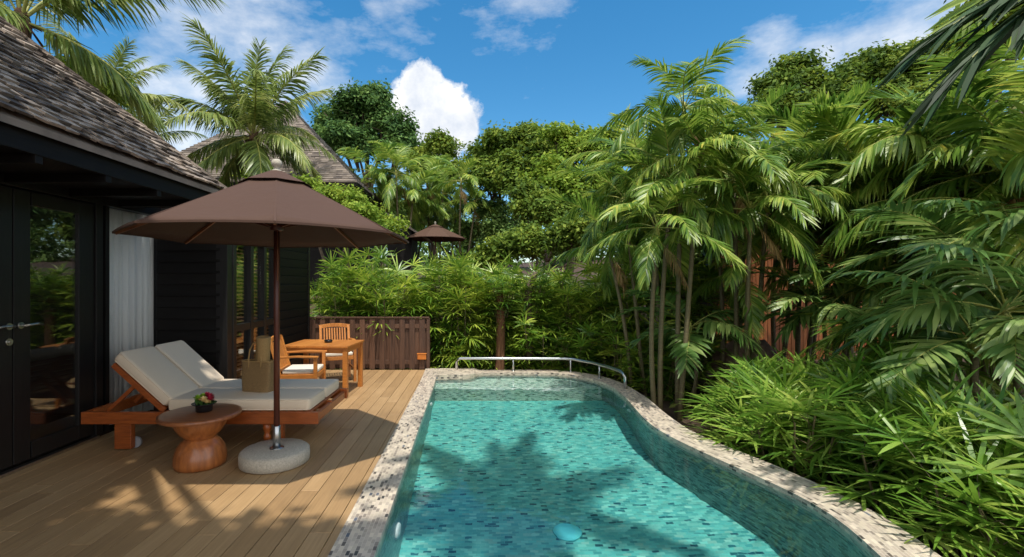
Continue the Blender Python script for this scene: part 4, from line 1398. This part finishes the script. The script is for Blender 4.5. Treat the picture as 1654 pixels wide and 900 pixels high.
# ---- right-hand areca clumps
GR = 'areca palms beside the pool'
clump('areca_palm', (2.55, 6.5), [(*at(1062, 375, 6.4)[:2], 2.2), (*at(1105, 175, 6.9)[:2], 4.0), (*at(1085, 290, 6.7)[:2], 2.9), (*at(1128, 250, 6.6)[:2], 3.3)], areca, 12, .72,
      'tall areca palm clump rising into the sky beside the railing', 301, 'palm', GR)
clump('areca_palm', (3.62, 6.6), [(*at(1212, 345, 6.5)[:2], 2.45), (*at(1185, 300, 6.8)[:2], 2.95), (*at(1238, 330, 6.9)[:2], 2.65)], areca, 10, .78,
      'areca palm clump with a drooping yellow-green frond in front of the slatted pavilion', 302, 'palm', GR)
clump('areca_palm', (5.0, 7.6), [(*at(1275, 215, 7.6)[:2], 3.25), (*at(1330, 195, 7.7)[:2], 3.4), (*at(1300, 290, 7.4)[:2], 2.7)], areca, 12, .9,
      'areca palm clump above the pavilion wall, right of the tall one', 303, 'palm', GR)
clump('areca_palm', (6.2, 7.2), [(*at(1405, 190, 7.2)[:2], 3.3), (*at(1450, 250, 7.1)[:2], 3.0), (*at(1390, 285, 7.0)[:2], 2.6)], areca, 12, .9,
      'areca palm clump whose pale fronds hang in front of the dark pavilion corner', 304, 'palm', GR)
clump('areca_palm', (6.5, 6.0), [(*at(1545, 190, 6.1)[:2], 3.1), (*at(1600, 150, 6.0)[:2], 3.35), (*at(1570, 260, 5.9)[:2], 2.7), (*at(1520, 300, 6.2)[:2], 2.4)], areca, 11, .92,
      'areca palm clump behind the hanging dark frond', 305, 'palm', GR)
clump('areca_palm', (6.3, 5.2), [(*at(1640, 250, 5.3)[:2], 2.7), (*at(1690, 180, 5.2)[:2], 3.1), (*at(1620, 320, 5.2)[:2], 2.25)], areca, 11, .95,
      'pale drooping palm clump at the right edge, under the hanging frond', 306, 'palm', GR)
clump('areca_palm', (3.0, 8.1), [(*at(1010, 330, 8.3)[:2], 2.9), (*at(1050, 290, 8.4)[:2], 3.3), (*at(985, 400, 8.2)[:2], 2.1)], areca, 9, .8,
      'areca palm clump behind the curved end of the railing', 307, 'palm', GR)
GB = 'short palms in front of the pavilion'
clump('short_palm', (4.7, 6.5), [(*at(1330, 505, 6.4)[:2], 1.05), (*at(1375, 480, 6.5)[:2], 1.3)], broad, 11, .72, 'short dark palm with arching fronds in front of the pavilion slats', 311, 'palm', GB, .03, -10, 70)
clump('short_palm', (5.0, 5.5), [(*at(1440, 560, 5.5)[:2], .75), (*at(1478, 520, 5.6)[:2], 1.0)], areca, 9, .66, 'short palm with a ladder-like frond above the middle of the lady palm bed', 312, 'palm', GB, .03, -10, 65)
clump('short_palm', (4.55, 4.15), [(*at(1625, 500, 4.2)[:2], 1.2), (*at(1575, 545, 4.3)[:2], .95)], broad, 11, .72, 'large-leaved palm with wide green blades at the right edge above the bed', 313, 'palm', GB, .035, -10, 70)
clump('short_palm', (3.2, 7.3), [(*at(1115, 545, 7.1)[:2], .8)], broad, 9, .62, 'low palm among the bare canes of the tall areca', 314, 'palm', GB, .03, -15, 60)
clump('short_palm', (5.6, 4.9), [(*at(1560, 420, 4.95)[:2], 1.7), (*at(1640, 400, 4.9)[:2], 1.8)], broad, 9, .78, 'tall-stemmed dark palm between the pavilion and the large-leaved palm', 315, 'palm', GB, .03, -20, 75)

clump('areca_palm', (5.6, 7.9), [(*at(1345, 330, 7.9)[:2], 2.75), (*at(1420, 350, 8.0)[:2], 2.5)], areca, 11, .85,
      'lower areca palm clump spreading across the top of the slatted wall', 308, 'palm', GR)
clump('areca_palm', (7.3, 7.0), [(*at(1500, 360, 7.0)[:2], 2.35), (*at(1560, 330, 7.1)[:2], 2.6), (*at(1610, 380, 7.0)[:2], 2.1)], areca, 10, .85,
      'lower areca palm clump in front of the grey louvre panel', 309, 'palm', GR)
clump('short_palm', (5.9, 6.3), [(*at(1470, 440, 6.3)[:2], 1.6), (*at(1520, 470, 6.2)[:2], 1.3)], areca, 9, .75, 'short yellow-green palm between the pavilion slats and the large-leaved palm', 316, 'palm', GB, .03, -15, 70)

for i, (px, py, Y, bk, sc, nf, lb_) in enumerate((
        (1258, 345, 8.3, areca, .8, 11, 'mid-height palm covering the left end of the slatted wall'), (1405, 405, 7.3, areca, .8, 11, 'mid-height palm hiding the middle of the slatted wall'),
        (1370, 310, 8.2, areca, .85, 11, 'palm filling the gap above the slatted wall'), (1480, 290, 6.6, areca, .85, 11, 'palm with pale drooping fronds left of the grey louvre panel'),
        (1455, 262, 8.4, areca, .9, 11, 'tall palm right behind the tip of the hanging frond'), (1205, 268, 8.4, areca, .85, 11, 'tall palm behind the first two areca clumps'),
        (1580, 420, 5.6, areca, .8, 10, 'yellow-green palm behind the large-leaved palm'), (1155, 330, 7.8, areca, .8, 10, 'mid-height palm behind the tall canes'),
        (1330, 430, 7.6, areca, .62, 9, 'small palm whose fronds cross the slats'), (1530, 545, 4.9, areca, .6, 9, 'small palm rising out of the lady palm bed at the right'),
        (1035, 275, 9.2, areca, .95, 12, 'palm behind the tall areca clump, on its left side'), (1160, 235, 8.9, areca, .95, 12, 'palm behind the tall areca clump, on its right side'),
        (1000, 350, 9.6, areca, .85, 11, 'low palm where the hedge meets the arecas'), (1195, 440, 7.0, areca, .6, 9, 'small palm in front of the left edge of the slats'),
        (1110, 330, 8.9, areca, .9, 11, 'palm glimpsed between the crowns of the tall areca clump'))):
    c = at(px, py, Y)
    clump('garden_palm', (c.x + .05, c.y + .1), [(c.x, c.y, c.z - .2 * sc)], bk, nf, sc, lb_, 400 + i, 'palm', 'single palms among the arecas', .035, -28, 80)

# palm leaning in from the right, its hanging fronds coloured dark as if shaded
hang = frond('hanging_frond', -8, 30, 2.1, 44, .85, .05, .5, [M['leaf_hang_shaded'], M['rachis']], 901, .1, 26, 10, .05, .018)
rt = tag(empty('leaning_palm', (4.9, 2.4, gz(4.9, 2.4))), 'palm leaning in from the right with a long dark frond across the corner', 'palm')
c = Vector((4.35, 2.85, 3.75)) - rt.location
t = MB(); t.tube(trunk_path((0, 0, -.2), c, .1, 8, 3), [.08] * 8, 9); t.build('trunk', M['cane'], rt)
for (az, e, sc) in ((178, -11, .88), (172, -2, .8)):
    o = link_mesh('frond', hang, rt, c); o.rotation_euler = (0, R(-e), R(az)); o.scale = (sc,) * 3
rgx = random.Random(44)
for (az, e) in ((20, 62), (80, 42), (-60, 42), (-110, 22), (120, 62)):
    link_mesh('frond', broad[e][0], rt, c, R(az))

# ---- hedge of lady palms at the far end
GH = 'lady palms of the hedge at the far end'
names = ['against the dark wing wall', 'behind the left end of the fence', 'behind the left third of the fence', 'behind the middle of the fence', 'behind the right third of the fence',
         'behind the lantern end of the fence', 'behind the left end of the railing', 'just left of the red-brown trunk', 'between the red-brown trunk and the pale trunk', 'right of the pale trunk',
         'behind the middle railing post', 'behind the bend of the railing']
for i, nm in enumerate(names):
    x = -2.85 + i * .5
    y = 9.82 + .15 * math.sin(i * 2.3)
    rhapis(RH_HEDGE, i, x, y, i * 1.7, (1.0, .95, 1.02, .96, 1.03, 1.0, .98, .92, .8, .95, .9, .96)[i], 'tall lady palm of the hedge, ' + nm, GH)
names = ['far left, tops showing over the first row', 'tops above the fence middle', 'above the lantern end', 'above the left end of the railing', 'above the red-brown trunk',
         'above the pale trunk', 'above the railing bend']
for i, nm in enumerate(names):
    rhapis(RH_HEDGE, i + 2, -2.6 + i * .92, 10.5, i * 2.1 + 1, 1.04 if i < 4 else .98, 'back-row lady palm of the hedge, ' + nm, GH)
names = ['low and shaded behind the railing posts', 'low and shaded at the railing bend', 'low and shaded under the broad palms by the curved end', 'low and shaded beside the bare canes', 'low, in front of the hedge beside the fence end']
for i, (x, y) in enumerate(((1.2, 9.2), (1.9, 9.0), (2.6, 8.5), (3.0, 7.75), (-.45, 9.4))):
    rhapis(RH_MID, i, x, y, i * 1.3, .8 if i < 4 else .6, 'mid-height lady palm, ' + names[i].replace('low and shaded', 'shaded').replace('low, ', ''), 'mid-height lady palms behind the railing')
for i, (x, y, h_) in enumerate(((2.9, 9.6, 1.25), (3.5, 9.0, 1.2), (4.1, 9.2, 1.1), (3.6, 8.2, .9))):
    rhapis(RH_HEDGE if i < 3 else RH_MID, i, x, y, i * 1.9, h_, 'shaded lady palm in the thicket behind the arecas, ' + ['nearest the hedge', 'second from the hedge', 'against the pavilion', 'in front of the thicket'][i], 'lady palms in the thicket')

# ---- foreground bed of lady palms on the garden side
GF = 'lady palms in the bed beside the pool'
rowsF = [(2.55, (3.15, 3.7)), (3.1, (3.2, 3.75, 4.3)), (3.75, (3.1, 3.65, 4.2)), (4.4, (2.88, 3.4, 3.95, 4.5)), (5.05, (2.78, 3.3, 3.85, 4.4)), (5.7, (2.85, 3.4, 3.95))]
ords = ['closest to the pool', 'second from the pool', 'third from the pool', 'fourth from the pool']
rown = ['front row of the bed', 'second row of the bed', 'third row of the bed', 'fourth row of the bed', 'fifth row of the bed', 'farthest row by the palm canes']
rr = random.Random(17)
q = 0
for ri, (y, xl) in enumerate(rowsF):
    for xi, x in enumerate(xl):
        x += .2 - .05 * xi
        rhapis(RH_LOW, q, x + rr.uniform(-.08, .08), y + rr.uniform(-.12, .12), rr.uniform(0, 6.28), rr.uniform(.86, 1.08), 'low lady palm %s, %s' % (ords[xi], rown[ri]), GF, -.3)
        q += 1

# ground cover below everything
rg = np.random.default_rng(77)
lobs = [(x, y, gz(x, y) + .03, .4, .4, .12) for x, y in [(rg.uniform(2.8, 9), rg.uniform(2, 9)) for _ in range(70)] + [(rg.uniform(-4, 9), rg.uniform(8.9, 14)) for _ in range(90)]]
o = link_mesh('ground_cover', leaf_cloud(rg, lobs, 1500, 9, .16, .12, [M['litter']], 'ground_cover'))
tag(o, 'low leafy ground cover under the palms', 'ground cover', None, 'stuff')


# ---- trunks and boulders behind the railing
def rock(x, y, z, r, seed, label):
    bm = bmesh.new(); bmesh.ops.create_icosphere(bm, subdivisions=4, radius=1)
    rg = random.Random(seed); o1 = Vector((rg.uniform(0, 50), rg.uniform(0, 50), 0))
    from mathutils import noise as mn
    for v in bm.verts:
        n_ = mn.fractal(v.co * 1.3 + o1, 1, 2, 5)
        v.co *= 1 + .28 * n_
        v.co = Vector((v.co.x * r[0], v.co.y * r[1], v.co.z * r[2]))
    for f in bm.faces: f.smooth = True
    me = bpy.data.meshes.new('boulder'); bm.to_mesh(me); bm.free(); me.materials.append(M['rock'])
    o = link_mesh('boulder', me, None, (x, y, z))
    tag(o, label, 'boulder', 'boulders under the palms')


rock(4.55, 8.0, .15, (.5, .4, .55), 1, 'large brown boulder beside the bare canes, in front of the pavilion')
rock(4.2, 7.3, -.2, (.42, .35, .3), 2, 'flat pinkish boulder at the foot of the palm canes')
rock(5.3, 7.5, -.05, (.45, .35, .35), 3, 'pale boulder behind the lady palm bed')
tk = tag(empty('fern_trunk', (.42, 9.15, gz(.42, 9.15))), 'reddish brown fibrous trunk standing behind the railing', 'tree trunk')
t = MB(); t.tube(trunk_path((0, 0, -.1), (.03, .05, 1.75), .04, 9, 2), [.11, .10, .09, .09, .085, .09, .085, .08, .06], 14); t.build('trunk', M['redtrunk'], tk)
link_mesh('foliage', RH_MID[1], tk, (.03, .1, 1.3), 2.0).scale = (.6, .6, .6)
tk = tag(empty('pale_trunk', (1.02, 9.3, gz(1.02, 9.3))), 'pale bent tree trunk rising among the hedge fans', 'tree trunk')
t = MB(); t.tube([(0, 0, -.1), (.02, 0, .6), (0, 0, 1.2), (.0, .02, 1.7), (.08, .05, 1.95), (.16, .1, 2.1)], [.08, .075, .07, .075, .07, .05], 12); t.build('trunk', M['bark'], tk)
link_mesh('foliage', RH_MID[2], tk, (.1, .1, 1.35), 1.0).scale = (.55, .55, .55)

# ---- coconut palm leaning over from behind the camera: its fronds shade the near water
coconut((3.4, -2.6, gz(3.4, -2.6)), (1.25, 1.7, 7.6), 15, .52, 'coconut palm leaning over the pool from behind the viewpoint', 58, .1, -30)

# ---- tree overhead behind the camera: it shades the near deck and water
tree((3.9, -3.2), [(-2.5, .15, 6.6, 1.3, .85, .5), (-1.1, .3, 6.4, 1.2, .75, .5), (-1.9, .5, 6.4, .8, .3, .3), (-2.9, 2.75, 6.4, .65, .6, .4), (-3.0, 1.5, 6.5, .6, .7, .4), (-.4, -.2, 6.5, 1.2, .8, .5), (.1, .0, 6.6, .8, .6, .4), (2.2, -.6, 6.6, 1.1, 1.0, .7), (.3, -1.0, 7.4, 1.8, 1.0, .8), (-1.6, -1.2, 7.2, 1.5, 1.0, .7)],
     'tall shade tree overhanging the near end of the deck and pool', 95, 'leaf_tree', 800, 46, .26, .2, .2, 'shade_tree', 'tree', None)
